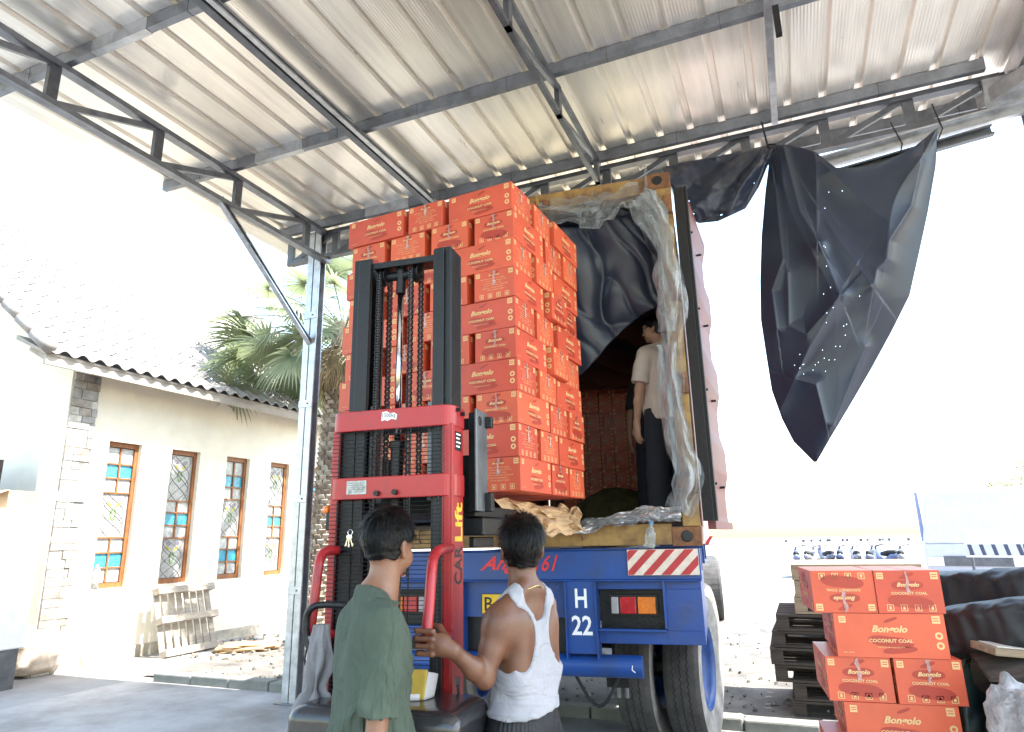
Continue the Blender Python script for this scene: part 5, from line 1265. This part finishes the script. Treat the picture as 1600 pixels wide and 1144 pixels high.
class Field:
    def __init__(s, lo, hi, vox):
        s.lo = np.array(lo,float); s.vox = vox; s.n = np.ceil((np.array(hi)-s.lo)/vox).astype(int)+1; s.d = np.full(s.n, .15, np.float32)
    def sl(s, pr, m):
        if pr[0] == 'c': lo = np.minimum(pr[1]-pr[3], pr[2]-pr[4]); hi = np.maximum(pr[1]+pr[3], pr[2]+pr[4])
        else: lo = pr[1]-pr[2].max(); hi = pr[1]+pr[2].max()
        a = np.clip(np.floor((lo-m-s.lo)/s.vox).astype(int),0,s.n-1); b = np.clip(np.ceil((hi+m-s.lo)/s.vox).astype(int)+1,1,s.n)
        if (b <= a).any(): return None, None
        I = np.stack(np.meshgrid(*[np.arange(a[i],b[i]) for i in range(3)], indexing='ij'),-1); return tuple(slice(a[i],b[i]) for i in range(3)), s.lo+I*s.vox
    def add(s, prims, inflate=0.):
        for pr in prims:
            k = pr[-1]; sl, P = s.sl(pr, k+.03+inflate)
            if sl is None: continue
            a = pdist(pr, P)-inflate; b = s.d[sl]; k = max(k,1e-4); h = np.clip(.5+.5*(b-a)/k,0,1)
            s.d[sl] = b*(1-h)+a*h-k*h*(1-h)
        return s
    def cut(s, prims, k=.006, inflate=0.):
        for pr in prims:
            sl, P = s.sl(pr, .03+inflate)
            if sl is None: continue
            a = -(pdist(pr,P)-inflate); b = s.d[sl]; h = np.clip(.5-.5*(b-a)/k,0,1); s.d[sl] = b*(1-h)+a*h+k*h*(1-h)
        return s
    def P(s):
        I = np.stack(np.meshgrid(*[np.arange(n) for n in s.n], indexing='ij'),-1); return s.lo+I*s.vox
    def half(s, fn):  # keep where fn(P) < 0
        s.d = np.maximum(s.d, fn(s.P()).astype(np.float32)); return s
    def mesh(s, name, mat, parent, disp=None, smooth=2, scale=1., adapt=0.0):
        for ax in range(3):
            for e in (0,-1):
                ix = [slice(None)]*3; ix[ax] = e; s.d[tuple(ix)] = np.maximum(s.d[tuple(ix)], .01)
        gr = openvdb.FloatGrid(.15); gr.copyFromArray(s.d.astype(np.float32)); pts, tri, quad = gr.convertToPolygons(0.0, adapt)
        pts = pts.astype(np.float64)*s.vox+s.lo; F_ = [tuple(map(int,f)) for f in tri]+[tuple(map(int,f)) for f in quad]
        me = bpy.data.meshes.new(name); me.from_pydata(pts.tolist(), [], F_); me.update()
        # orientation check by signed volume
        v = pts[np.array([f[:3] for f in F_])]; vol = np.einsum('ij,ij->i', v[:,0], np.cross(v[:,1], v[:,2])).sum()
        if vol < 0: me.flip_normals(); me.update()
        n = len(pts); nr = np.empty(n*3); me.vertices.foreach_get('normal', nr); nr = nr.reshape(-1,3)
        ed = np.empty(len(me.edges)*2, int); me.edges.foreach_get('vertices', ed); ed = ed.reshape(-1,2); deg = np.bincount(ed.ravel(), minlength=n)[:,None]
        for _ in range(smooth):
            acc = np.zeros_like(pts); np.add.at(acc, ed[:,0], pts[ed[:,1]]); np.add.at(acc, ed[:,1], pts[ed[:,0]]); pts = pts*.5+.5*acc/np.maximum(deg,1)
        if disp is not None: pts = pts+nr*disp(pts, nr)[:,None]
        me.vertices.foreach_set('co', (pts*scale).ravel()); me.polygons.foreach_set('use_smooth', [True]*len(me.polygons)); me.materials.append(mat); me.update()
        o = bpy.data.objects.new(name, me); col.objects.link(o); o.parent = parent; return o
def vnoise(p, f, seed=0):  # cheap smooth noise, vectorised
    r = np.random.default_rng(seed); out = 0
    for i in range(7):
        w = r.normal(0,1,3)*f; out = out+np.sin(p@w+r.uniform(0,6.28))*(.5+.5*np.sin(p@(r.normal(0,1,3)*f*.6)+r.uniform(0,6.28)))
    return out/3
def vridge(x): return 1-np.abs(2*(x-np.floor(x))-1)

def skinmat(name, c, dark):
    m = M(name, c, .42, 0, .08, 9, .12, 140, c2=dark, ramp=(.25,.6)); n, l, b = nodes(m)
    b.inputs['Subsurface Weight'].default_value = .12; b.inputs['Subsurface Radius'].default_value = (.02,.007,.003); b.inputs['Subsurface Scale'].default_value = .3; return m
def trunk_prims(thin=1.):
    t = thin; L = [ell((0,0,.95),(.158*t,.108,.12),k=.05), ell((0,.0,1.08),(.132*t,.09,.13),k=.05), ell((0,.008,1.24),(.150*t,.102,.18),k=.05),
      cone((-.12*t,-.012,1.385),(.12*t,-.012,1.385),.058,.058,.05), ell((0,.03,1.31),(.13*t,.08,.09),k=.04)]
    for s in (-1,1): L += [cone((s*.135*t,-.018,1.40),(s*.01,-.02,1.475),.040,.040,.04), ell((s*.082,-.075,1.32),(.052,.032,.085),roty(s*.25),k=.035), ell((s*.09,-.055,1.20),(.05,.05,.11),k=.04)]
    return L
def legs_prims(foot=True):
    L = []
    for s in (-1,1):
        L += [cone((s*.085,0,.90),(s*.10,.01,.50),.088,.056,.04), cone((s*.10,.01,.50),(s*.105,-.02,.10),.054,.037,.03), cone((s*.105,-.03,.035),(s*.115,.13,.03),.038,.030,.03), ell((s*.10,-.035,.33),(.046,.05,.11),k=.03)]
    return L
def head_prims(H):   # H: 4x4-like (R, pivot)
    R, pv = H; T = lambda p: pv+R@(np.array(p)-pv)
    L = [cone((0,-.015,1.42),T((0,.0,1.57)),.058,.056,.04), ell(T((0,.018,1.655)),(.074,.092,.105),R,.02), ell(T((0,-.015,1.672)),(.075,.088,.085),R,.03), ell(T((0,.055,1.59)),(.052,.052,.052),R,.03),
         ell(T((0,.088,1.556)),(.022,.018,.016),R,.02), cone(T((0,.102,1.655)),T((0,.125,1.622)),.008,.013,.012), ell(T((0,.104,1.588)),(.024,.012,.009),R,.008), ell(T((0,.098,1.682)),(.05,.015,.012),R,.02)]
    for s in (-1,1):
        Re = R@rotz(s*.30); L += [ell(T((s*.080,-.004,1.632)),(.009,.021,.033),Re,.008), ell(T((s*.078,.0,1.605)),(.008,.012,.012),Re,.008), ell(T((s*.05,.055,1.60)),(.02,.035,.03),R,.02)]
    cutp = [ell(T((s*.0905,-.002,1.636)),(.007,.012,.019),R@rotz(s*.3)) for s in (-1,1)]
    return L, cutp, T, R
def arm_prims(sh, el, wr, m=1.):
    sh, el, wr = map(lambda v: np.array(v,float),(sh,el,wr)); d = (el-sh); 
    return [ell(sh+d*.10,(.058*m,.058*m,.07*m),k=.045), cone(sh,sh+d*.5,.050*m,.046*m,.04), cone(sh+d*.5,el,.047*m,.038*m,.03), cone(el,el+(wr-el)*.35,.038*m,.041*m,.025), cone(el+(wr-el)*.35,wr,.040*m,.026*m,.02)]
def hang_hand(wr, fwd, s, down=(0,0,-1)):   # relaxed hand, fingers slightly curled
    wr = np.array(wr,float); dn = np.array(down,float); f = np.array(fwd,float); side = np.cross(dn,f)
    L = [ell(wr+dn*.05,(.018,.040,.052),np.stack([side,f,dn],1),.015), cone(wr-dn*.01,wr+dn*.03,.025,.024,.02)]
    for k,(o,l) in enumerate(((.030,.075),(.010,.083),(-.010,.078),(-.028,.062))):
        a = wr+dn*.085+f*o; b = a+dn*l*.45+side*(-s)*.006; c = b+dn*l*.33+side*(-s)*.018+f*.004; e = c+dn*l*.2+side*(-s)*.018
        L += [cone(a,b,.0095,.0085,.008), cone(b,c,.0085,.0078,.004), cone(c,e,.0078,.0065,.004)]
    a = wr+dn*.03+f*.03; L += [cone(a,a+dn*.035+f*.022,.013,.011,.012), cone(a+dn*.035+f*.022,a+dn*.065+f*.026-side*s*.01,.0105,.008,.005)]
    return L
def add_hair(parent, T, R, mat, seed, n=5200, vol=1., nape=1.568, length=.038):
    c0 = np.array([0,.0,1.672]); r = np.array([.083,.101,.096])*vol
    def hairline(p):  # local head coordinates; positive = below the hairline
        y = p[:,1]; z = p[:,2]; ln = np.where(y < -.02, nape+.0*y, nape+(y+.02)*.95+.018); ln = np.where(y > .062, 1.715, ln)+.005*vnoise(p,90,seed+5); return ln-z
    F_ = Field((-.13,-.14,1.5),(.13,.14,1.82),.004)
    F_.add([ell((0,-.002,1.690),np.array([.083,.100,.092])*vol,k=.01)]); F_.add([ell((0,.018,1.655),(.074,.092,.105),k=.02),ell((0,-.015,1.672),(.075,.088,.085),k=.02)],.0032); F_.add([cone((0,-.02,1.55),(0,-.01,1.60),.056,.058,.03)],.003) 
    P = F_.P(); hl = hairline(P.reshape(-1,3)).reshape(P.shape[:-1]); F_.d = np.maximum(F_.d, (hl*.8).astype(np.float32))
    cap = F_.mesh('hair', mat, parent, disp=lambda p,nr: .0022*vnoise(p,160,seed)+.003*vnoise(p,60,seed+1), smooth=2)
    me = cap.data; co = np.empty(len(me.vertices)*3); me.vertices.foreach_get('co', co); co = co.reshape(-1,3); 
    rr = np.random.default_rng(seed); nr = np.empty(len(co)*3); me.vertices.foreach_get('normal',nr); nr = nr.reshape(-1,3)
    outer = np.where((nr*(co-c0)).sum(1) > .5*np.linalg.norm(co-c0,axis=1))[0]; crown = np.array([.01,-.045,1.765])
    vs = []; fs = []
    for i in rr.choice(outer, n):
        p = co[i]; N = nr[i]; d = p-crown; d = d-N*(d@N); L = np.linalg.norm(d); d = d/L if L > .004 else np.cross(N,[0,1,0]); d = d+rr.normal(0,.32,3)+np.array([0,0,-.25 if p[1]<.03 else .1]); d = d-N*(d@N); d /= np.linalg.norm(d)+1e-6
        side = np.cross(d,N); ln = length*rr.uniform(.6,1.25)*(1. if p[2] > 1.68 else (.55 if p[2] > 1.63 else .22)); w = .0011*rr.uniform(.7,1.5); lift = rr.uniform(.15,.5) if p[2] > 1.70 else rr.uniform(.0,.08); o = len(vs); q = p-N*.002
        for k in range(4):
            t = k/3; ww = w*(1-t*.85); vs += [q-side*ww, q+side*ww]; q = q+d*ln/3+N*ln*lift*(.5-t*.6)*.6; d = d+np.array([0,0,-.18]); d /= np.linalg.norm(d)
        fs += [(o+2*k,o+2*k+1,o+2*k+3,o+2*k+2) for k in range(3)]
    # join strands to the cap mesh
    allv = np.vstack([co,np.array(vs)]); base = len(co); fl = [tuple(p.vertices) for p in me.polygons]+[tuple(base+a for a in f) for f in fs]
    pv = T((0,0,0)); allv = (allv@R.T)+pv-0
    m2 = bpy.data.meshes.new('hair'); m2.from_pydata(allv.tolist(),[],fl); m2.materials.append(mat); m2.polygons.foreach_set('use_smooth',[True]*len(fl)); m2.update(); cap.data = m2; return cap
class Person:
    def __init__(s, px, py, D, phi, zref, label, scale, hy=0., hp=0., hr=0.):
        """zref: unscaled local height of the point placed at pixel (px,py)"""
        p = PD(px,py,D); s.away = Vector(hor(px)); s.right = Vector((s.away.y,-s.away.x,0)); ph = math.radians(phi)
        fwd = s.away*math.cos(ph)+s.right*math.sin(ph); s.rz = math.atan2(fwd.y,fwd.x)-PI/2; s.sc = scale
        s.root = thing('person', label, 'person', (p.x,p.y,p.z-zref*scale), s.rz); s.root.scale = (scale,)*3
        s.Mi = (Matrix.Translation(s.root.location) @ Matrix.Rotation(s.rz,4,'Z') @ Matrix.Scale(scale,4)).inverted()
        pv = np.array([0,-.01,1.52]); s.H = (rotz(math.radians(hy))@rotx(math.radians(hp))@roty(math.radians(hr)), pv)
    def loc(s, w): v = s.Mi @ Vector(w); return np.array(v)
    def vec(s, w): v = s.Mi.to_3x3() @ Vector(w); v = np.array(v); return v/np.linalg.norm(v)
    def body(s, skin, arms, hands, extra=[], trunk=None, vox=.005, disp=None):
        hp, cutp, T, R = head_prims(s.H); s.T, s.R = T, R
        lo = np.array([-.5,-.4,-.02]); hi = np.array([.5,.5,1.82])
        for a in arms:
            for q in a[:3]: lo = np.minimum(lo, np.array(q)-.16); hi = np.maximum(hi, np.array(q)+.16)
        lo[2] = -.02
        F_ = Field(lo, hi, vox); F_.add((trunk or trunk_prims())+legs_prims()); 
        for a in arms: F_.add(arm_prims(*a))
        for pr in hands: F_.add(pr)
        F_.add(hp+extra); F_.cut(cutp, k=.004); o = F_.mesh('body', skin, s.root, disp=disp, smooth=1)
        eyem = M('eye_white',(.75,.72,.68),.2,0,.02,3,coat=.5); dk = M('dark_iris',(.03,.015,.01),.15)
        for sd_ in (-1,1):
            g = G(); c = Vector(T((sd_*.032,.096,1.650))); f = Vector(R@np.array([0,1,0])); g.lathe(c,f,[(.0001,-.011),(.008,-.008),(.0115,0),(.0085,.008),(.006,.0095)],eyem,14); g.lathe(c,f,[(.006,.0096),(.0001,.0112)],dk,14); g.build('eye', s.root, smooth=True)
        return o
hairm = M('black_hair', (.0022,.002,.002), .38, 0, .3, 30, spec=.22)

# ---- man in the green T-shirt
m1 = Person(604, 857, 2.38, 72, 1.632, 'man in a faded green T-shirt seen from behind, watching the stacker', .925, hy=37, hp=-4, hr=0)
sk1 = skinmat('tan_skin', (.235,.115,.068), (.18,.082,.046))
T1_ = [tuple([p[0]]+[q+np.array([0,-.035,0]) if (i<(2 if p[0]=='c' else 1)) else q for i,q in enumerate(p[1:])]) for p in trunk_prims(.92)]
A1 = [((.152,-.04,1.365),(.195,-.085,1.035),(.205,-.02,.80)), ((-.152,-.04,1.365),(-.21,-.03,1.05),(-.20,.11,.83))]
m1.body(sk1, [a+(.88,) for a in A1], [hang_hand((.205,-.02,.80),(0,1,0),1), hang_hand((-.20,.11,.83),(0,1,0),-1)], trunk=T1_)
grn_c = M('faded_green_cotton', (.070,.094,.070), .92, 0, .1, 5, .22, 420, c2=(.048,.068,.05))
def fold1(p, nr):
    x, y, z = p[:,0], p[:,1], p[:,2]; back = 1.0
    d = .007*vridge((x*.9+y*1.1-(1.40-z)*.55)*7+.5*vnoise(p,6,3))**2*np.clip((1.36-z)*6,0,1)
    d += .010*vridge((y*4.2+x*3.0+.35*vnoise(p,5,5)))**2*np.clip((1.25-z)*3,0,1)
    d += .005*vridge((z*8+y*6+x*4+vnoise(p,8,8)*.7))**3*np.clip((1.30-z)*4,0,1)
    d += .008*np.exp(-((z-1.22)/.10)**2)*vridge((x*5-z*5+y*3+vnoise(p,6,12)*.3))**2
    arm = np.clip((np.abs(x)-.17)*20,0,1); d += arm*.007*vridge((z*7+x*9-y*7+vnoise(p,7,9)*.6))**2
    d += .007*vridge((z*3.2+y*7-x*3+vnoise(p,4,15)*.5))**4*np.clip((1.36-z)*5,0,1)+.004*vridge(y*13+x*9+z*4+vnoise(p,7,16)*.6)**3*np.clip((1.22-z)*5,0,1)
    th = np.arctan2(y+.06, 1.44-z)+.10*vnoise(p,5,21); rad = np.clip(np.hypot(y+.06,1.44-z)*3.2-.25,0,1)
    d += .011*rad*vridge(th*5.2+.25*vnoise(p,4,22))**5+.008*rad*vridge(th*9.7+.3+.4*vnoise(p,5,23))**6
    return np.maximum(.9*d+.002*vnoise(p,18,1)-.014, -.007)
F_ = Field((-.42,-.28,.74),(.42,.28,1.52),.005)
F_.add(T1_, .017); F_.add([ell((0,-.035,.93),(.160,.135,.2),k=.05), cone((0,-.035,1.20),(0,-.035,.80),.115,.130,.06)])
for s_, a in ((1,A1[0]),(-1,A1[1])):
    sh = np.array(a[0]); d = np.array(a[1])-sh; F_.add([cone(sh+d*-.02,sh+d*.35,.062,.063,.04), cone(sh+d*.35,sh+d*.86,.063,.064,.02)])
    F_.add([q_[:-1]+(.02,) for q_ in arm_prims(*a[:3],.88)[:3]], .015)
    e = sh+d*.78; nrm = d/np.linalg.norm(d); side = np.array([s_,0,0]); F_.half(lambda P,e=e,nrm=nrm,s_=s_: np.minimum((P-e)@nrm, P[...,0]*s_-.150))
F_.half(lambda P: .79-P[...,2]); F_.cut([ell((0,-.018,1.512),(.066,.072,.068))],k=.008)
def wrinkle_bump(m, sc, st, stretch, dist=.012):
    n, l, b = nodes(m); tc = n.new('ShaderNodeTexCoord'); mp = n.new('ShaderNodeMapping'); mp.inputs['Scale'].default_value = stretch; l.new(tc.outputs['Object'], mp.inputs[0])
    nn = n.new('ShaderNodeTexNoise'); nn.inputs['Scale'].default_value = sc; nn.inputs['Detail'].default_value = 3; nn.inputs['Distortion'].default_value = .8; l.new(mp.outputs[0], nn.inputs[0])
    a = n.new('ShaderNodeMath'); a.operation = 'SUBTRACT'; a.inputs[1].default_value = .5; l.new(nn.outputs[0], a.inputs[0]); c = n.new('ShaderNodeMath'); c.operation = 'ABSOLUTE'; l.new(a.outputs[0], c.inputs[0])
    bp = n.new('ShaderNodeBump'); bp.invert = True; bp.inputs['Strength'].default_value = st; bp.inputs['Distance'].default_value = dist; l.new(c.outputs[0], bp.inputs['Height'])
    old = b.inputs['Normal'].links[0].from_node if b.inputs['Normal'].links else None
    if old: l.new(old.outputs[0], bp.inputs['Normal'])
    l.new(bp.outputs[0], b.inputs['Normal'])
wrinkle_bump(grn_c, 5, .8, (2.2,2.2,.8), .05)
F_.mesh('t_shirt', grn_c, m1.root, disp=fold1, smooth=2)
g = G(); g.tube([(.060*math.cos(t),-.018+.064*math.sin(t),1.458-.020*math.sin(t)) for t in [i*2*PI/40 for i in range(41)]],.0065,grn_c,8,caps=False); g.build('collar', m1.root, smooth=True)
CRN = 0
def shorts(root, mat, zt=.93, zb=.42, infl=.03, disp=None, vox=.006, waist=0):
    F_ = Field((-.28,-.24,zb-.05),(.28,.24,zt+.06),vox); F_.add([ell((0,0,.95),(.150,.105,.12),k=.05)], .020)
    if waist: F_.add([ell((0,0,1.06),(.118,.082,.13),k=.05)], .002)
    for s_ in (-1,1): F_.add([cone((s_*.085,0,.88),(s_*.11,.01,zb),.105,.095,.03)])
    F_.half(lambda P: np.maximum(zb-P[...,2], P[...,2]-zt)); return F_.mesh('trousers' if zb < .3 else 'shorts', mat, root, disp=disp, smooth=2)
shorts(m1.root, M('dark_denim',(.03,.035,.05),.85,0,.15,8,.3,300), zb=.12)
g = G()
for s_ in (-1,1): g.tube([(s_*.105,-.06,.02),(s_*.108,.02,.03),(s_*.115,.12,.022),(s_*.115,.17,.018)],[.035,.045,.045,.03],darkrub,12)
sh_ = g.build('sandal', m1.root, smooth=True)
add_hair(m1.root, m1.T, m1.R, hairm, 4, vol=1.06, nape=1.592, length=.042)

# ---- man in the white tank top
m2 = Person(812, 860, 2.62, -50, 1.632, 'man in a white tank top and dark shorts gripping the red handle', .925, hy=-40, hp=8, hr=0)
sk2 = skinmat('brown_skin', (.145,.062,.033), (.10,.042,.022))
u_, z_ = F.fp(668,1000,-.30); bar = F.W(u_,-.30,z_)
rt, aw = m2.right, m2.away
E2 = m2.loc(PD(757,1060,2.46)); Wr = m2.loc(bar+rt*.088-aw*.030+Vector((0,0,-.030)))
SHL = np.array((-.158,-.015,1.368))
A2 = [(SHL, E2, Wr, .92), ((.156,.01,1.38),(.27,.19,1.18),(.24,.17,1.40), .88)]
def hw(r, f, z): return m2.loc(bar+rt*r+aw*f+Vector((0,0,z)))
gripP = [ell(hw(.045,-.037,-.010),(.046,.040,.020),np.stack([m2.vec(rt),m2.vec((0,0,1)),m2.vec(aw)],1),.02), cone(Wr,hw(.055,-.035,-.015),.027,.028,.02)]
for k in range(4):
    z = .032-.0235*k; l = (1.,1.08,1.02,.85)[k]; dz = -.004*k
    a = hw(.022,-.046,z); b = hw(-.030*l,-.036,z+.002); c = hw(-.040*l,.004,z); e = hw(-.018,.028,z-.002)
    gripP += [cone(a,b,.0105,.0098,.003), cone(b,c,.0100,.0090,.002), cone(c,e,.0090,.0075,.002), ell(a,(.012,.012,.011),k=.004), ell(b,(.0112,.0112,.0105),k=.002)]
gripP += [cone(hw(.060,-.020,.012),hw(.040,.012,.038),.015,.013,.012), cone(hw(.040,.012,.038),hw(.008,.030,.044),.0125,.010,.005)]
rightfist = [ell((.235,.17,1.445),(.028,.035,.045),k=.02)]+[cone((.23,.195-.018*q,1.475),(.21,.192-.018*q,1.515),.010,.0085,.005) for q in range(4)]+[cone((.22,.205,1.44),(.20,.205,1.48),.012,.010,.01)]
T2_ = trunk_prims(.90)+[ell((-.085,-.068,1.34),(.055,.034,.08),roty(-.3),k=.03), ell((.0,-.05,1.12),(.09,.05,.12),k=.04)]
mus = [ell((-.150,-.03,1.362),(.060,.056,.070),k=.035), cone((-.045,-.045,1.485),(-.13,-.035,1.42),.028,.030,.03), cone((.045,-.045,1.485),(.13,-.035,1.42),.028,.030,.03)]
m2.body(sk2, A2, [gripP, rightfist], extra=mus, trunk=T2_)
tank = M('white_ribbed_cotton', (.34,.34,.37), .88, 0, .04, 6, .25, 380)
def fold2(p, nr):
    x, y, z = p[:,0], p[:,1], p[:,2]; low = np.clip((1.10-z)*7,0,1)
    d = .007*vridge(z*16+x*2.2+.35*vnoise(p,7,3))**2*low+.004*vridge((x*.8+z*.6+y)*9+.5*vnoise(p,6,5))**2*np.clip((1.30-z)*5,0,1)
    d += .006*vridge(z*24+x*5+.5*vnoise(p,9,31))**5*np.clip((1.13-z)*9,0,1)+.004*vridge((x*1.0-z*.8)*10+.4*vnoise(p,6,33))**5
    return d+.0015*vnoise(p,25,2)+.0006*np.sin(np.arctan2(y,x)*150)
F_ = Field((-.26,-.22,.84),(.26,.22,1.52),.004)
F_.add(T2_+mus, .008); F_.add([ell((0,-.01,1.0),(.156,.122,.15),k=.04)])
F_.half(lambda P: (1.042+.10*P[...,0]-P[...,2]))
F_.cut([ell((0,-.07,1.50),(.074,.11,.135)), ell((0,.02,1.52),(.078,.10,.085)), ell((0,.12,1.47),(.075,.12,.14))],k=.006)
for s_ in (-1,1): F_.cut([ell((s_*.190,-.02,1.33),(.098,.17,.165)), ell((s_*.140,-.13,1.315),(.100,.085,.135)), cone((s_*.186,0,1.5),(s_*.186,0,1.40),.075,.085)],k=.008)
wrinkle_bump(tank, 6, .7, (1,1,2.2), .03)
F_.mesh('tank_top', tank, m2.root, disp=fold2, smooth=2)
blk = M('black_sport_cloth', (.009,.009,.012), .6, 0, .2, 7, .2, 300)
def fold3(p, nr): return .006*vridge(np.arctan2(p[:,1],p[:,0])*9+.3*vnoise(p,6,4))**2+.004*vnoise(p,16,7)
shorts(m2.root, blk, zt=1.052, zb=.50, disp=fold3, waist=1)
g = G()
for s_ in (-1,1): g.tube([(s_*.105,-.06,.02),(s_*.108,.02,.03),(s_*.115,.12,.022),(s_*.115,.17,.018)],[.035,.045,.045,.03],darkrub,12)
g.build('sandal', m2.root, smooth=True)
add_hair(m2.root, m2.T, m2.R, hairm, 9, vol=1.0, nape=1.575, length=.055)
gold = M('thin_gold_chain', (.75,.55,.2), .25, 1, .1, 20)
g = G(); g.tube([(.083*math.cos(t),-.016+.072*math.sin(t),1.478-.020*math.sin(t)*(1 if math.sin(t)>0 else .7)-.004*math.sin(5*t)) for t in [i*2*PI/48 for i in range(49)]],.0018,gold,5,caps=False); g.build('necklace', m2.root)
# tattoo shapes on the left upper arm
tat = M('faded_tattoo_ink', (.10,.055,.04), .5)
# ---- man in the beige shirt inside the container
def stand_man(px, py, D, phi, zref, sc, label, skin, shirt, trous, sleeve=.8, hy=0., hp=0., seed=1, arm=None, hem=.86, glasses=False, lean=0, vol=1.0, vox=.007):
    m = Person(px,py,D,phi,zref,label,sc,hy=hy,hp=hp)
    A = arm or [((.178,-.01,1.385),(.235,-.03,1.10),(.225,.06,.86)),((-.178,-.01,1.385),(-.235,-.04,1.10),(-.225,.03,.86))]
    hands = [hang_hand(A[0][2],(0,1,0),1), hang_hand(A[1][2],(0,1,0),-1)]
    m.body(skin, A, hands, vox=vox)
    F_ = Field((-.36,-.30,hem-.05),(.36,.35,1.56),.006); F_.add(trunk_prims(1.05),.016); F_.add([cone((0,0,1.2),(0,0,hem),.148,.168,.06)])
    for s_, a in ((1,A[0]),(-1,A[1])):
        sh = np.array(a[0]); d = np.array(a[1])-sh; F_.add([cone(sh,sh+d*.35,.070,.070,.03),cone(sh+d*.35,sh+d*.84,.070,.077,.02)]); e = sh+d*sleeve; nrm = d/np.linalg.norm(d)
        F_.half(lambda P,e=e,nrm=nrm,s_=s_: np.minimum((P-e)@nrm, P[...,0]*s_-.172))
    F_.half(lambda P: hem-P[...,2]); F_.cut([ell((0,.01,1.53),(.070,.075,.07))],k=.008)
    F_.mesh('shirt', shirt, m.root, disp=lambda p,nr: .007*vridge((p[:,0]+p[:,1]*1.2+p[:,2]*.6)*6+.5*vnoise(p,6,seed))**2+.004*vnoise(p,15,seed+3), smooth=2)
    shorts(m.root, trous, zb=.05, zt=.93, disp=lambda p,nr: .006*vridge(p[:,2]*7+p[:,0]*5+vnoise(p,6,seed))**2)
    g = G()
    for s_ in (-1,1): g.tube([(s_*.105,-.06,.03),(s_*.108,.02,.038),(s_*.115,.12,.03),(s_*.115,.18,.022)],[.038,.05,.047,.03],darkrub,12)
    g.build('shoe', m.root, smooth=True); add_hair(m.root, m.T, m.R, hairm, seed+20, n=2500, vol=vol, nape=1.585, length=.045)
    return m
beige = M('beige_work_shirt', (.62,.54,.47), .9, 0, .06, 6, .25, 300); navyt = M('dark_navy_trousers', (.014,.017,.026), .85, 0, .15, 8, .2, 200); blackt = M('black_t_shirt_cotton', (.012,.012,.016), .85, 0, .15, 8, .2, 200)
sk3 = skinmat('light_brown_skin', (.46,.27,.18), (.38,.20,.13))
m3 = stand_man(1027, 512, 5.08, -42, 1.655, .905, 'man in a beige short-sleeved shirt and glasses standing inside the container', sk3, beige, navyt, hy=22, hp=-4, seed=2, hem=.84, vol=1.08,
   arm=[((.178,-.01,1.385),(.235,.05,1.12),(.20,.18,.93)),((-.178,-.01,1.385),(-.225,.03,1.09),(-.20,.12,.82))])
g = G(); T = m3.T
for s_ in (-1,1):
    g.tube([T((s_*.034+.022*math.cos(t),.118,1.652+.016*math.sin(t))) for t in [i*2*PI/16 for i in range(17)]],.0018,black_p,5,caps=False); g.tube([T((s_*.056,.117,1.656)),T((s_*.084,.0,1.652))],.002,black_p,5)
g.tube([T((-.012,.118,1.655)),T((.012,.118,1.655))],.002,black_p,5); g.build('glasses', m3.root)
g = G(); g.box((.06,.115,1.24),(.12,.128,1.31),beige); g.build('breast_pocket', m3.root)
m4 = stand_man(1012, 572, 6.2, -25, 1.655, .86, 'man in a black T-shirt half hidden behind the man in beige', skinmat('mid_brown_skin',(.32,.17,.10),(.25,.12,.07)), blackt, navyt, seed=6, hy=10, hem=.84,  # skin is a plain mid-brown tone of its own
   arm=[((.178,-.01,1.385),(.235,.05,1.12),(.20,.2,.95)),((-.178,-.01,1.385),(-.235,.0,1.10),(-.235,.06,.86))])
g = G(); g.text('CREW', (-.07,-.128,1.30),(1,0,0),(0,0,1),.02,white_p);
